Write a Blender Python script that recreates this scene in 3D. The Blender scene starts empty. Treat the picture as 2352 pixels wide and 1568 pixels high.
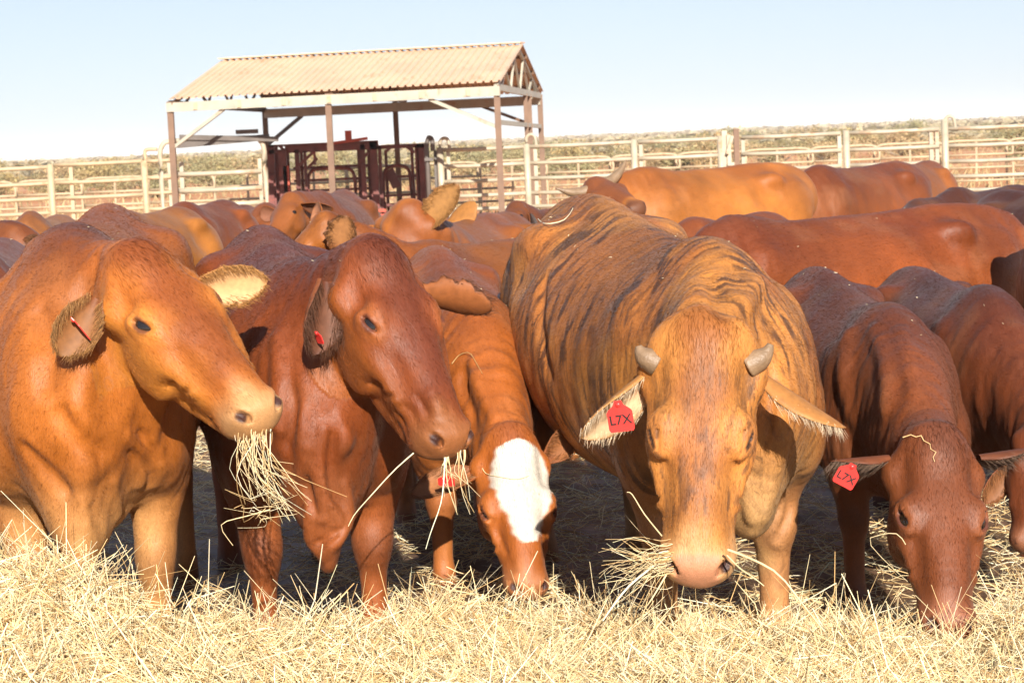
import bpy, math, random
import numpy as np
from mathutils import Matrix, Vector

rng = np.random.default_rng(7)
random.seed(7)
scene = bpy.context.scene

# ------------------------------------------------------------------ camera
W0, H0, FPX = 2352.0, 1568.0, 4700.0
CAM_H = 1.5
PITCH, ROLL = math.radians(5.57), math.radians(-2.45)
cam_d = bpy.data.cameras.new("camera")
cam_d.sensor_width = 36.0
cam_d.lens = 36.0 * FPX / W0
cam_d.clip_end = 9000.0
cam_d.dof.use_dof = True
cam_d.dof.focus_distance = 4.95
cam_d.dof.aperture_fstop = 15.0
cam = bpy.data.objects.new("camera", cam_d)
scene.collection.objects.link(cam)
CAM_R = Matrix.Rotation(math.pi / 2 - PITCH, 3, 'X') @ Matrix.Rotation(ROLL, 3, 'Z')
cam.matrix_world = Matrix.Translation((0, 0, CAM_H)) @ CAM_R.to_4x4()
scene.camera = cam

# ------------------------------------------------------------------ sky, sun, exposure
SUN_EL, SUN_AZ = math.radians(25.0), math.radians(8.0)      # azimuth measured from behind the camera towards its right
sun_to = Vector((math.sin(SUN_AZ) * math.cos(SUN_EL), -math.cos(SUN_AZ) * math.cos(SUN_EL), math.sin(SUN_EL)))
world = bpy.data.worlds.new("World")
scene.world = world
world.use_nodes = True
nt = world.node_tree
sky = nt.nodes.new("ShaderNodeTexSky")
sky.sky_type = 'NISHITA'
sky.sun_disc = False
sky.sun_elevation = SUN_EL
sky.sun_rotation = math.atan2(sun_to.x, sun_to.y)
sky.altitude = 300
sky.air_density = 1.0
sky.dust_density = 0.25
sky.ozone_density = 1.6
hs_sky = nt.nodes.new("ShaderNodeHueSaturation"); hs_sky.inputs["Saturation"].default_value = 0.75
tn_sky = nt.nodes.new("ShaderNodeMix"); tn_sky.data_type = 'RGBA'; tn_sky.blend_type = 'MULTIPLY'; tn_sky.inputs[0].default_value = 1.0
tn_sky.inputs[7].default_value = (1, 1, 1, 1)
nt.links.new(sky.outputs[0], hs_sky.inputs["Color"]); nt.links.new(hs_sky.outputs[0], tn_sky.inputs[6])
gm_sky = nt.nodes.new("ShaderNodeGamma"); gm_sky.inputs[1].default_value = 0.5          # a hazy, even sky
sc_sky = nt.nodes.new("ShaderNodeMix"); sc_sky.data_type = 'RGBA'; sc_sky.blend_type = 'MULTIPLY'; sc_sky.inputs[0].default_value = 1.0; sc_sky.inputs[7].default_value = (2.16, 2.38, 2.86, 1)
nt.links.new(tn_sky.outputs[2], gm_sky.inputs[0]); nt.links.new(gm_sky.outputs[0], sc_sky.inputs[6])
nt.links.new(sc_sky.outputs[2], nt.nodes["Background"].inputs[0])
nt.nodes["Background"].inputs[1].default_value = 0.06
sun_d = bpy.data.lights.new("sun", 'SUN')
sun_d.energy = 5.0
sun_d.angle = math.radians(0.5)
sun_d.color = (1.0, 0.92, 0.81)
sun = bpy.data.objects.new("sun", sun_d)
scene.collection.objects.link(sun)
sun.rotation_euler = sun_to.to_track_quat('Z', 'Y').to_euler()
scene.view_settings.view_transform = 'Standard'
scene.view_settings.look = 'None'
scene.view_settings.exposure = 1.0
scene.view_settings.gamma = 1.0

# ------------------------------------------------------------------ helpers
def P(u, v, d):
    """point at depth d (metres along +Y) seen at photo position u, v (2352 x 1568 grid)"""
    r = CAM_R @ Vector(((u - W0 / 2) / FPX, -(v - H0 / 2) / FPX, -1.0))
    r *= d / r.y
    return np.array((r.x, r.y, r.z + CAM_H))

def unit(v):
    v = np.asarray(v, float)
    return v / (np.linalg.norm(v) + 1e-12)

def tag(o, label=None, cat=None, group=None, kind=None):
    if label: o["label"] = label
    if cat: o["category"] = cat
    if group: o["group"] = group
    if kind: o["kind"] = kind
    return o

def empty(name, loc, label=None, cat=None, group=None, rotz=0.0):
    o = bpy.data.objects.new(name, None)
    o.empty_display_size = 0.2
    o.location = loc
    o.rotation_euler = (0, 0, rotz)
    scene.collection.objects.link(o)
    return tag(o, label, cat, group)

def np_mesh(name, V, F, mat=None, parent=None, origin=None, smooth=True, attrs=None, matidx=None):
    """V (n,3); F list of (m,k) int arrays; one mesh object"""
    V = np.asarray(V, np.float32)
    if origin is not None:
        V = V - np.asarray(origin, np.float32)
    if not isinstance(F, (list, tuple)):
        F = [F]
    F = [np.asarray(f, np.int32) for f in F if len(f)]
    me = bpy.data.meshes.new(name)
    me.vertices.add(len(V))
    me.vertices.foreach_set("co", V.ravel())
    nl = sum(f.size for f in F)
    me.loops.add(nl)
    me.loops.foreach_set("vertex_index", np.concatenate([f.ravel() for f in F]))
    npoly = sum(len(f) for f in F)
    me.polygons.add(npoly)
    tot = np.concatenate([np.full(len(f), f.shape[1], np.int32) for f in F])
    start = np.zeros(npoly, np.int32)
    start[1:] = np.cumsum(tot)[:-1]
    me.polygons.foreach_set("loop_start", start)
    me.polygons.foreach_set("use_smooth", np.full(npoly, smooth, bool))
    if matidx is not None:
        me.polygons.foreach_set("material_index", np.asarray(matidx, np.int32))
    for k, a in (attrs or {}).items():
        a = np.asarray(a, np.float32)
        if a.ndim == 1:
            at = me.attributes.new(k, 'FLOAT', 'POINT'); at.data.foreach_set("value", a)
        elif k == "coat" or k == "tint":
            c = np.ones((len(V), 4), np.float32); c[:, :3] = a
            at = me.attributes.new(k, 'FLOAT_COLOR', 'POINT'); at.data.foreach_set("color", c.ravel())
        else:
            at = me.attributes.new(k, 'FLOAT_VECTOR', 'POINT'); at.data.foreach_set("vector", a.ravel())
    me.update(calc_edges=True)
    for m in (mat if isinstance(mat, (list, tuple)) else [mat]):
        if m: me.materials.append(m)
    o = bpy.data.objects.new(name, me)
    scene.collection.objects.link(o)
    if parent: o.parent = parent
    return o

def strand_mesh(paths, rad, sides=3):
    """paths (N,K,3), rad (N,) or (N,K) -> V, quads, strand id per vertex"""
    paths = np.asarray(paths, np.float32)
    N, K, _ = paths.shape
    rad = np.asarray(rad, np.float32)
    if rad.ndim == 1: rad = np.repeat(rad[:, None], K, 1)
    T = np.gradient(paths, axis=1)
    T /= np.linalg.norm(T, axis=2, keepdims=True) + 1e-9
    ref = rng.normal(size=(N, 1, 3)).astype(np.float32)
    A = np.cross(T, np.broadcast_to(ref, T.shape)); A /= np.linalg.norm(A, axis=2, keepdims=True) + 1e-9
    B = np.cross(T, A)
    ang = np.arange(sides) * 2 * np.pi / sides
    V = paths[:, :, None, :] + rad[:, :, None, None] * (A[:, :, None, :] * np.cos(ang)[None, None, :, None] + B[:, :, None, :] * np.sin(ang)[None, None, :, None])
    V = V.reshape(-1, 3)
    base = (np.arange(N) * K * sides)[:, None, None] + (np.arange(K - 1) * sides)[None, :, None] + np.arange(sides)[None, None, :]
    nxt = (np.arange(N) * K * sides)[:, None, None] + (np.arange(K - 1) * sides)[None, :, None] + ((np.arange(sides) + 1) % sides)[None, None, :]
    Q = np.stack([base, nxt, nxt + sides, base + sides], -1).reshape(-1, 4)
    return V, Q, np.repeat(np.arange(N), K * sides)

class MB:
    """collects boxes, bars and tubes; build() links them as one mesh"""
    def __init__(s): s.V = []; s.F = []; s.n = 0
    def add(s, V, F):
        V = np.asarray(V, float); s.V.append(V)
        for f in F: s.F.append(np.asarray(f, np.int32) + s.n)
        s.n += len(V); return s
    def box(s, c, size, ax=None):
        h = np.asarray(size, float) / 2
        v = np.array([(x, y, z) for x in (-1, 1) for y in (-1, 1) for z in (-1, 1)], float) * h
        if ax is not None: v = v @ np.asarray(ax)
        f = [(0, 1, 3, 2), (4, 6, 7, 5), (0, 4, 5, 1), (2, 3, 7, 6), (0, 2, 6, 4), (1, 5, 7, 3)]
        return s.add(v + np.asarray(c, float), [np.array(f)])
    def bar(s, a, b, w, h, up=(0, 0, 1)):
        a = np.asarray(a, float); b = np.asarray(b, float)
        t = unit(b - a); up = np.asarray(up, float)
        if abs(np.dot(t, up)) > 0.97: up = np.array((0, 1, 0.))
        r = unit(np.cross(t, up)); u2 = np.cross(r, t)
        return s.box((a + b) / 2, (np.linalg.norm(b - a), w, h), np.array([t, r, u2]))
    def tube(s, pts, r, n=8):
        pts = np.asarray(pts, float); K = len(pts)
        r = np.full(K, r) if np.isscalar(r) else np.asarray(r, float)
        T = np.gradient(pts, axis=0); T /= np.linalg.norm(T, axis=1)[:, None] + 1e-9
        ref = np.array((0, 0, 1.)) if abs(T[:, 2]).mean() < 0.8 else np.array((0, 1., 0))
        V = []
        for i in range(K):
            a = unit(np.cross(T[i], ref)); b = np.cross(T[i], a)
            for j in range(n):
                q = 2 * math.pi * j / n
                V.append(pts[i] + r[i] * (a * math.cos(q) + b * math.sin(q)))
        F = [(i * n + j, i * n + (j + 1) % n, (i + 1) * n + (j + 1) % n, (i + 1) * n + j) for i in range(K - 1) for j in range(n)]
        caps = [np.array([list(range(n))[::-1]]), np.array([[(K - 1) * n + j for j in range(n)]])]
        return s.add(V, [np.array(F)] + caps)
    def build(s, name, mat, parent=None, origin=None, smooth=False, attrs=None):
        return np_mesh(name, np.concatenate(s.V), s.F, mat, parent, origin, smooth, attrs)

# ------------------------------------------------------------------ materials
def new_mat(name):
    m = bpy.data.materials.new(name); m.use_nodes = True
    t = m.node_tree
    return m, t, t.nodes["Principled BSDF"]

def node(t, kind, **kw):
    n = t.nodes.new(kind)
    for k, v in kw.items(): setattr(n, k, v)
    return n

def noise(t, vec, scale, detail=3.0, rough=0.55):
    n = node(t, "ShaderNodeTexNoise"); n.inputs["Scale"].default_value = scale
    n.inputs["Detail"].default_value = detail; n.inputs["Roughness"].default_value = rough
    if vec is not None: t.links.new(vec, n.inputs["Vector"])
    return n

def math_n(t, op, a, b=None, clamp=False):
    n = node(t, "ShaderNodeMath", operation=op); n.use_clamp = clamp
    for i, x in enumerate((a, b)):
        if x is None: continue
        if isinstance(x, (int, float)): n.inputs[i].default_value = x
        else: t.links.new(x, n.inputs[i])
    return n.outputs[0]

def remap(t, val, a, b, c, d):
    n = node(t, "ShaderNodeMapRange"); n.inputs[1].default_value = a; n.inputs[2].default_value = b
    n.inputs[3].default_value = c; n.inputs[4].default_value = d
    t.links.new(val, n.inputs[0]); return n.outputs[0]

def mixc(t, fac, a, b, mode='MIX'):
    n = node(t, "ShaderNodeMix", data_type='RGBA', blend_type=mode)
    for s, x in ((n.inputs[0], fac), (n.inputs[6], a), (n.inputs[7], b)):
        if isinstance(x, (int, float)): s.default_value = x
        elif isinstance(x, tuple): s.default_value = (*x, 1.0) if len(x) == 3 else x
        else: t.links.new(x, s)
    return n.outputs[2]

def bump(t, bs, h, strength, dist):
    b = node(t, "ShaderNodeBump"); b.inputs["Strength"].default_value = strength; b.inputs["Distance"].default_value = dist
    t.links.new(h, b.inputs["Height"]); t.links.new(b.outputs[0], bs.inputs["Normal"]); return b

def plain(name, col, rough=0.5, metal=0.0, var=0.18, scale=6.0, bmp=0.0, dirt=None, spec=0.5, coord='Object'):
    """painted / bare surface with mottling and optional rust or dust patches"""
    m, t, bs = new_mat(name)
    tc = node(t, "ShaderNodeTexCoord")
    n = noise(t, tc.outputs[coord], scale, 5)
    f = remap(t, n.outputs[0], 0.3, 0.7, 1 - var, 1 + var)
    c = mixc(t, 1.0, tuple(col), f, 'MULTIPLY')
    if dirt:
        n2 = noise(t, tc.outputs[coord], dirt[1], 6, 0.65)
        c = mixc(t, remap(t, n2.outputs[0], dirt[2], dirt[2] + 0.1, 0, dirt[3]), c, tuple(dirt[0]))
    t.links.new(c, bs.inputs["Base Color"])
    bs.inputs["Roughness"].default_value = rough; bs.inputs["Metallic"].default_value = metal
    bs.inputs["Specular IOR Level"].default_value = spec
    if bmp:
        n3 = noise(t, tc.outputs[coord], scale * 6, 4); bump(t, bs, n3.outputs[0], bmp, 0.01)
    return m

def coat_material(name, brindle=False, rough=0.48):
    m, t, bs = new_mat(name)
    at = node(t, "ShaderNodeAttribute", attribute_name="coat")
    fl = node(t, "ShaderNodeAttribute", attribute_name="flow")
    tc = node(t, "ShaderNodeTexCoord")
    big = noise(t, tc.outputs["Object"], 5.0, 4)
    hair = noise(t, fl.outputs["Vector"], 380.0, 3, 0.6)
    hair2 = noise(t, fl.outputs["Vector"], 70.0, 4, 0.6)
    c = at.outputs["Color"]
    c = mixc(t, 1.0, c, remap(t, big.outputs[0], 0.3, 0.7, 0.84, 1.16), 'MULTIPLY')
    c = mixc(t, 1.0, c, remap(t, hair.outputs[0], 0.25, 0.75, 0.80, 1.2), 'MULTIPLY')
    c = mixc(t, 1.0, c, remap(t, hair2.outputs[0], 0.3, 0.7, 0.93, 1.07), 'MULTIPLY')
    if brindle:
        st = node(t, "ShaderNodeAttribute", attribute_name="stripe")
        bm = node(t, "ShaderNodeAttribute", attribute_name="brindle")
        warp = noise(t, tc.outputs["Object"], 7.0, 2)
        wv = node(t, "ShaderNodeVectorMath", operation='MULTIPLY_ADD')
        t.links.new(warp.outputs["Color"], wv.inputs[0]); wv.inputs[1].default_value = (2.2, 0.6, 0.6)
        t.links.new(st.outputs["Vector"], wv.inputs[2])
        s1 = noise(t, wv.outputs[0], 1.0, 6, 0.72)
        s2 = noise(t, st.outputs["Vector"], 2.7, 5, 0.75)
        f1 = remap(t, s1.outputs[0], 0.56, 0.64, 0, .6)
        f2 = remap(t, s2.outputs[0], 0.53, 0.62, 0, 0.85)
        pm = noise(t, tc.outputs["Object"], 3.2, 3)
        patch = remap(t, pm.outputs[0], 0.36, 0.56, 0.35, 1.0)
        f = math_n(t, 'MAXIMUM', f1, f2)
        f = math_n(t, 'MULTIPLY', f, math_n(t, 'MULTIPLY', bm.outputs["Fac"], patch), True)
        hf = remap(t, hair.outputs[0], 0.3, 0.6, 0.45, 1.0)
        c = mixc(t, math_n(t, 'MULTIPLY', f, hf, True), c, (0.045, 0.022, 0.014))
    t.links.new(c, bs.inputs["Base Color"])
    r = remap(t, hair2.outputs[0], 0.3, 0.7, rough - 0.07, rough + 0.13)
    t.links.new(r, bs.inputs["Roughness"])
    bs.inputs["Specular IOR Level"].default_value = 0.32
    bs.inputs["Sheen Weight"].default_value = 0.03
    bs.inputs["Sheen Roughness"].default_value = 0.4
    bs.inputs["Sheen Tint"].default_value = (1.0, 0.85, 0.7, 1)
    h = math_n(t, 'ADD', hair.outputs[0], math_n(t, 'MULTIPLY', hair2.outputs[0], 1.0))
    bump(t, bs, h, 0.42, 0.0035)
    return m

def tint_material(name, rough=0.6, var=0.25, scale=60.0, spec=0.3, trans=0.0):
    m, t, bs = new_mat(name)
    at = node(t, "ShaderNodeAttribute", attribute_name="tint")
    tc = node(t, "ShaderNodeTexCoord")
    n = noise(t, tc.outputs["Object"], scale, 3)
    c = mixc(t, 1.0, at.outputs["Color"], remap(t, n.outputs[0], 0.3, 0.7, 1 - var, 1 + var), 'MULTIPLY')
    t.links.new(c, bs.inputs["Base Color"])
    bs.inputs["Roughness"].default_value = rough
    bs.inputs["Specular IOR Level"].default_value = spec
    if trans:
        tr = node(t, "ShaderNodeBsdfTranslucent"); t.links.new(c, tr.inputs[0])
        mx = node(t, "ShaderNodeMixShader"); mx.inputs[0].default_value = trans
        t.links.new(bs.outputs[0], mx.inputs[1]); t.links.new(tr.outputs[0], mx.inputs[2])
        t.links.new(mx.outputs[0], t.nodes["Material Output"].inputs[0])
    return m

M = {}
M['coat'] = coat_material("short_glossy_coat")
M['brindle'] = coat_material("brindle_coat", True, 0.50)
M['ear'] = tint_material("ear_skin", 0.6, 0.16, 55.0, 0.3, 0.12)
M['hair'] = tint_material("long_hair", 0.55, 0.2, 30.0, 0.3, 0.2)
M['eye'] = plain("wet_eye", (0.012, 0.008, 0.006), 0.04, var=0.1, spec=0.7)
M['horn'] = plain("horn", (0.20, 0.128, 0.072), 0.5, var=0.25, scale=18, bmp=0.3, dirt=((0.10, 0.07, 0.05), 9, 0.58, 0.6))
M['tag'] = plain("red_tag_plastic", (0.72, 0.035, 0.03), 0.32, var=0.08, scale=20)
M['ink'] = plain("black_ink", (0.012, 0.01, 0.01), 0.5, var=0.1)
M['hay'] = tint_material("hay_straw", 0.45, 0.15, 25.0, 0.45, 0.22)
# ------------------------------------------------------------------ implicit modelling of animals
def catmull(A, sub):
    A = np.asarray(A, float); n = len(A); out = []
    for i in range(n - 1):
        p0 = A[max(i - 1, 0)]; p1 = A[i]; p2 = A[i + 1]; p3 = A[min(i + 2, n - 1)]
        for k in range(sub):
            t = k / sub
            out.append(0.5 * ((2 * p1) + (-p0 + p2) * t + (2 * p0 - 5 * p1 + 4 * p2 - p3) * t * t + (-p0 + 3 * p1 - 3 * p2 + p3) * t ** 3))
    out.append(A[-1]); return np.array(out)

class Sdf:
    def __init__(s): s.prims = []
    def chain(s, C, Wd, Hd, up, k=0.05, op='u', sub=3):
        C = catmull(C, sub); Wd = catmull(np.asarray(Wd, float)[:, None], sub)[:, 0]; Hd = catmull(np.asarray(Hd, float)[:, None], sub)[:, 0]
        up = np.asarray(up, float)
        up = np.repeat(up[None], len(C), 0) if up.ndim == 1 else catmull(up, sub)
        s.prims.append(('c', op, k, (C, np.maximum(Wd, .002), np.maximum(Hd, .002), up)))
    def ell(s, c, R, ax=None, k=0.03, op='u'):
        ax = np.eye(3) if ax is None else np.asarray(ax, float)
        s.prims.append(('e', op, k, (np.asarray(c, float), np.asarray(R, float), ax)))
    def bounds(s):
        lo = np.full(3, 1e9); hi = -lo
        for ty, op, k, a in s.prims:
            if op != 'u': continue
            if ty == 'e': l, h = a[0] - a[1].max(), a[0] + a[1].max()
            else:
                r = np.maximum(a[1], a[2])[:, None]; l, h = (a[0] - r).min(0), (a[0] + r).max(0)
            lo = np.minimum(lo, l); hi = np.maximum(hi, h)
        return lo - 0.04, hi + 0.04
    @staticmethod
    def _ell(p, c, R, ax):
        q = (p - c.astype(np.float32)) @ ax.T.astype(np.float32)
        R = R.astype(np.float32)
        k0 = np.linalg.norm(q / R, axis=1); k1 = np.linalg.norm(q / (R * R), axis=1)
        return k0 * (k0 - 1) / (k1 + 1e-6)
    @staticmethod
    def _seg(p, a, b, wa, wb, ha, hb, up):
        ab = b - a; L = np.linalg.norm(ab) + 1e-9; t = ab / L
        r = unit(np.cross(t, up)); u = np.cross(r, t)
        q = p - a.astype(np.float32)
        B = np.array([t, r, u], np.float32)
        q = q @ B.T
        x = np.clip(q[:, 0] / L, 0, 1)
        w = wa + (wb - wa) * x; h = ha + (hb - ha) * x
        al = q[:, 0] - x * L; l = 0.5 * (w + h)
        X = al / l; Y = q[:, 1] / w; Z = q[:, 2] / h
        k0 = np.sqrt(X * X + Y * Y + Z * Z)
        k1 = np.sqrt((X / l) ** 2 + (Y / w) ** 2 + (Z / h) ** 2)
        return k0 * (k0 - 1) / (k1 + 1e-6)
    def ev(s, p, band):
        p = p.astype(np.float32); d = np.full(len(p), 1.0, np.float32)
        for ty, op, k, a in s.prims:
            mg = band + k
            if ty == 'e':
                c, R, ax = a; rm = R.max() + mg
                idx = np.nonzero(np.all(np.abs(p - c.astype(np.float32)) < rm, 1))[0]
                if not len(idx): continue
                dd = s._ell(p[idx], c, R, ax)
            else:
                C, Wd, Hd, up = a; r = np.maximum(Wd, Hd)
                lo = (C - r[:, None]).min(0) - mg; hi = (C + r[:, None]).max(0) + mg
                idx = np.nonzero(np.all((p > lo) & (p < hi), 1))[0]
                if not len(idx): continue
                pp = p[idx]; dd = np.full(len(idx), 1.0, np.float32)
                for i in range(len(C) - 1):
                    rr = max(r[i], r[i + 1]) * 1.05 + mg
                    l2 = np.minimum(C[i], C[i + 1]) - rr; h2 = np.maximum(C[i], C[i + 1]) + rr
                    j = np.nonzero(np.all((pp > l2) & (pp < h2), 1))[0]
                    if len(j):
                        e = s._seg(pp[j], C[i], C[i + 1], Wd[i], Wd[i + 1], Hd[i], Hd[i + 1], up[i])
                        dd[j] = np.minimum(dd[j], e)
            x = d[idx]
            if op == 'u':
                h = np.maximum(k - np.abs(x - dd), 0) / k
                d[idx] = np.minimum(x, dd) - h * h * k * 0.25
            else:
                h = np.maximum(k - np.abs(x + dd), 0) / k
                d[idx] = np.maximum(x, -dd) + h * h * k * 0.25
        return d
    def mesh(s, hv, smooth=2):
        lo, hi = s.bounds()
        nb = np.ceil((hi - lo) / (4 * hv)).astype(int) + 1
        g = np.stack(np.meshgrid(*[np.arange(n) for n in nb], indexing='ij'), -1).reshape(-1, 3)
        cen = lo + (g * 4 + 1.5) * hv
        cd = s.ev(cen, 6 * hv)
        D = np.repeat(np.where(cd < 0, -1.0, 1.0).astype(np.float32)[:, None], 64, 1)
        act = np.nonzero(np.abs(cd) < 6.5 * hv)[0]
        off = np.stack(np.meshgrid(np.arange(4), np.arange(4), np.arange(4), indexing='ij'), -1).reshape(-1, 3)
        for i in range(0, len(act), 12000):
            a = act[i:i + 12000]
            pts = (lo + (g[a][:, None, :] * 4 + off[None]) * hv).reshape(-1, 3)
            D[a] = s.ev(pts, 4 * hv).reshape(-1, 64)
        D = D.reshape(*nb, 4, 4, 4).transpose(0, 3, 1, 4, 2, 5).reshape(*(nb * 4))
        S = D < 0
        cnt = np.zeros(np.array(S.shape) - 1, np.int8)
        sl = [slice(0, -1), slice(1, None)]
        for c in range(8):
            cnt += S[sl[c & 1], sl[(c >> 1) & 1], sl[(c >> 2) & 1]]
        cells = np.argwhere((cnt > 0) & (cnt < 8))
        idm = np.full(cnt.shape, -1, np.int32); idm[tuple(cells.T)] = np.arange(len(cells))
        cor = np.array([(c & 1, (c >> 1) & 1, (c >> 2) & 1) for c in range(8)])
        val = np.stack([D[tuple((cells + o).T)] for o in cor], 1)
        acc = np.zeros((len(cells), 3), np.float32); num = np.zeros(len(cells), np.float32)
        for i in range(8):
            for b in range(3):
                j = i | (1 << b)
                if j == i: continue
                m = (val[:, i] < 0) != (val[:, j] < 0)
                tt = val[m, i] / (val[m, i] - val[m, j])
                acc[m] += cor[i] + tt[:, None] * (cor[j] - cor[i]); num[m] += 1
        V = lo + (cells + acc / num[:, None]) * hv
        Q = []
        for ax in range(3):
            o = [0, 1, 2]; o.remove(ax); e1, e2 = np.eye(3, dtype=int)[o[0]], np.eye(3, dtype=int)[o[1]]
            a0 = [slice(None)] * 3; a1 = [slice(None)] * 3; a0[ax] = slice(0, -1); a1[ax] = slice(1, None)
            cr = np.argwhere(S[tuple(a0)] != S[tuple(a1)])
            ok = np.all(cr[:, o] > 0, 1) & np.all(cr < np.array(idm.shape), 1); cr = cr[ok]
            q = np.stack([idm[tuple((cr - e1 - e2).T)], idm[tuple((cr - e2).T)], idm[tuple(cr.T)], idm[tuple((cr - e1).T)]], 1)
            flip = S[tuple(cr.T)] == (ax == 1)
            q[flip] = q[flip][:, ::-1]
            Q.append(q[(q >= 0).all(1)])
        Q = np.concatenate(Q)
        for _ in range(smooth):
            A = np.concatenate([Q[:, 0], Q[:, 1], Q[:, 2], Q[:, 3]]); Bq = np.concatenate([Q[:, 1], Q[:, 2], Q[:, 3], Q[:, 0]])
            n = len(V); c = np.bincount(A, minlength=n) + np.bincount(Bq, minlength=n)
            nv = np.stack([np.bincount(A, V[Bq, i], n) + np.bincount(Bq, V[A, i], n) for i in range(3)], 1)
            V = V * 0.4 + 0.6 * nv / np.maximum(c, 1)[:, None]
        return V, Q

VN = np.random.default_rng(3).random((64, 64, 64)).astype(np.float32)
def vnoise(p):
    i = np.floor(p).astype(int); f = p - i; f = f * f * (3 - 2 * f); r = 0
    for a in (0, 1):
        for b in (0, 1):
            for c in (0, 1):
                w = (f[:, 0] if a else 1 - f[:, 0]) * (f[:, 1] if b else 1 - f[:, 1]) * (f[:, 2] if c else 1 - f[:, 2])
                r = r + w * VN[(i[:, 0] + a) % 64, (i[:, 1] + b) % 64, (i[:, 2] + c) % 64]
    return r
def fbm(p, o=3):
    return sum(vnoise(p * 2 ** k + 17 * k) * .5 ** k for k in range(o)) / sum(.5 ** k for k in range(o))
def sstep(a, b, x):
    t = np.clip((x - a) / (b - a), 0, 1); return t * t * (3 - 2 * t)

def lerpc(c, col, m):
    return c + (np.asarray(col, float) - c) * m[:, None]

EARI = {}
def ear_at(o, u, s=0.0, h=0.0):
    b, a, n, sd, ln = EARI[o.name]; return b + a * ln * u + sd * s + n * h
def ear_part(root, origin, base, axis, opn, ln, wd, cup, outer, inner, rim=None, droop=(0, 0, 0), fringe=0, fcol=(0.5, 0.38, 0.22), wav=0.0, th=0.006, label=None, flen=0.035):
    nu, nv = 26, 17
    axis = unit(axis); opn = np.asarray(opn, float); opn = unit(opn - axis * np.dot(opn, axis)); side = np.cross(axis, opn)
    U = np.linspace(0, 1, nu); Vv = np.linspace(-1, 1, nv)
    prof = np.interp(U, (0, .12, .25, .45, .65, .8, .9, .96, 1.0), (.42, .62, .86, 1.0, .93, .74, .50, .30, .06))
    pts = np.zeros((nu, nv, 3))
    for i, u in enumerate(U):
        c = cup * (1.15 - 0.75 * u); w = wd / 2 * prof[i]
        cen = base + axis * ln * u + np.asarray(droop, float) * u * u
        for j, v in enumerate(Vv):
            x = math.sin(v * c) / c * w; z = (1 - math.cos(v * c)) / c * w
            wv_ = wav * abs(v) ** 4 * (math.sin(u * 21 + v) + 0.6 * math.sin(u * 47)) * w
            pts[i, j] = cen + side * (x + wv_ * np.sign(v) * 0.6) + opn * (z + wv_)
    du = np.gradient(pts, axis=0); dv = np.gradient(pts, axis=1)
    n = np.cross(dv, du); n /= np.linalg.norm(n, axis=2, keepdims=True) + 1e-9
    if np.sum(n @ opn) < 0: n = -n
    edge = (np.clip(1 - np.abs(Vv), 0, .25) / .25)[None, :] * np.clip((1 - U) / .12, 0.0, 1)[:, None]
    tk = th * (0.25 + 0.75 * edge) * (1.7 - U)[:, None]
    a = (pts + n * tk[..., None] * .5).reshape(-1, 3); b = (pts - n * tk[..., None] * .5).reshape(-1, 3)
    V = np.concatenate([a, b]); N = nu * nv
    gi = lambda i, j: i * nv + j
    F = []
    for i in range(nu - 1):
        for j in range(nv - 1):
            q = (gi(i, j), gi(i + 1, j), gi(i + 1, j + 1), gi(i, j + 1))
            F.append(q); F.append(tuple(N + k for k in q[::-1]))
        F.append((gi(i, 0), N + gi(i, 0), N + gi(i + 1, 0), gi(i + 1, 0)))
        F.append((gi(i, nv - 1), gi(i + 1, nv - 1), N + gi(i + 1, nv - 1), N + gi(i, nv - 1)))
    for j in range(nv - 1):
        F.append((gi(nu - 1, j), N + gi(nu - 1, j), N + gi(nu - 1, j + 1), gi(nu - 1, j + 1)))
    rim = outer if rim is None else rim
    e = np.maximum(np.abs(np.broadcast_to(Vv[None, :], (nu, nv))) ** 3, np.broadcast_to(U[:, None], (nu, nv)) ** 6).reshape(-1)
    ci = lerpc(np.repeat(np.asarray(inner, float)[None], N, 0), rim, sstep(.45, .95, e))
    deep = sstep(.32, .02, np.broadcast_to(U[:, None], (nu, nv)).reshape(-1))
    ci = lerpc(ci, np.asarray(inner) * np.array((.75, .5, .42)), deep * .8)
    co = lerpc(np.repeat(np.asarray(outer, float)[None], N, 0), rim, sstep(.6, 1, e) * .6)
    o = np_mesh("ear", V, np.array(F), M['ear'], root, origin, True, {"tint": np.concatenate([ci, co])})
    if label: o["label"] = label
    EARI[o.name] = (base, axis, opn, side, ln)
    if fringe:
        nh = int(fringe * .75)
        u = rng.uniform(.03, .99, nh); v = np.where(rng.random(nh) < .5, -1, 1) * (1 - .45 * rng.random(nh) ** 2)
        ii = np.clip((u * (nu - 1)).astype(int), 0, nu - 1); jj = np.clip(((v + 1) / 2 * (nv - 1)).round().astype(int), 0, nv - 1)
        r0 = pts[ii, jj] + rng.normal(size=(nh, 3)) * .002
        nn = n[ii, jj]
        outw = side[None] * np.sign(v)[:, None]
        dr = nn * rng.uniform(.5, 1.0, nh)[:, None] + outw * rng.uniform(-.5, .5, nh)[:, None] + axis[None] * rng.uniform(.3, 1.0, nh)[:, None] + rng.normal(size=(nh, 3)) * .18
        dr /= np.linalg.norm(dr, axis=1)[:, None]
        L = rng.uniform(.35, 1.0, nh)[:, None] * flen
        t = np.linspace(0, 1, 4)
        pth = r0[:, None, :] + dr[:, None, :] * (L[:, :, None] * t[None, :, None]) + (axis[None, None] * .3 + np.array((0, 0, -.35))) * (L[:, :, None] * (t ** 2)[None, :, None])
        rad = rng.uniform(.0005, .0009, nh)[:, None] * (1 - .75 * t)[None, :]
        HV, HF, sid = strand_mesh(pth, rad)
        hc = np.asarray(fcol, float)[None] * rng.uniform(.6, 1.35, nh)[:, None]
        np_mesh("fringe_hair", HV, HF, M['hair'], o, origin, True, {"tint": hc[sid]})
    return o

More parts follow.
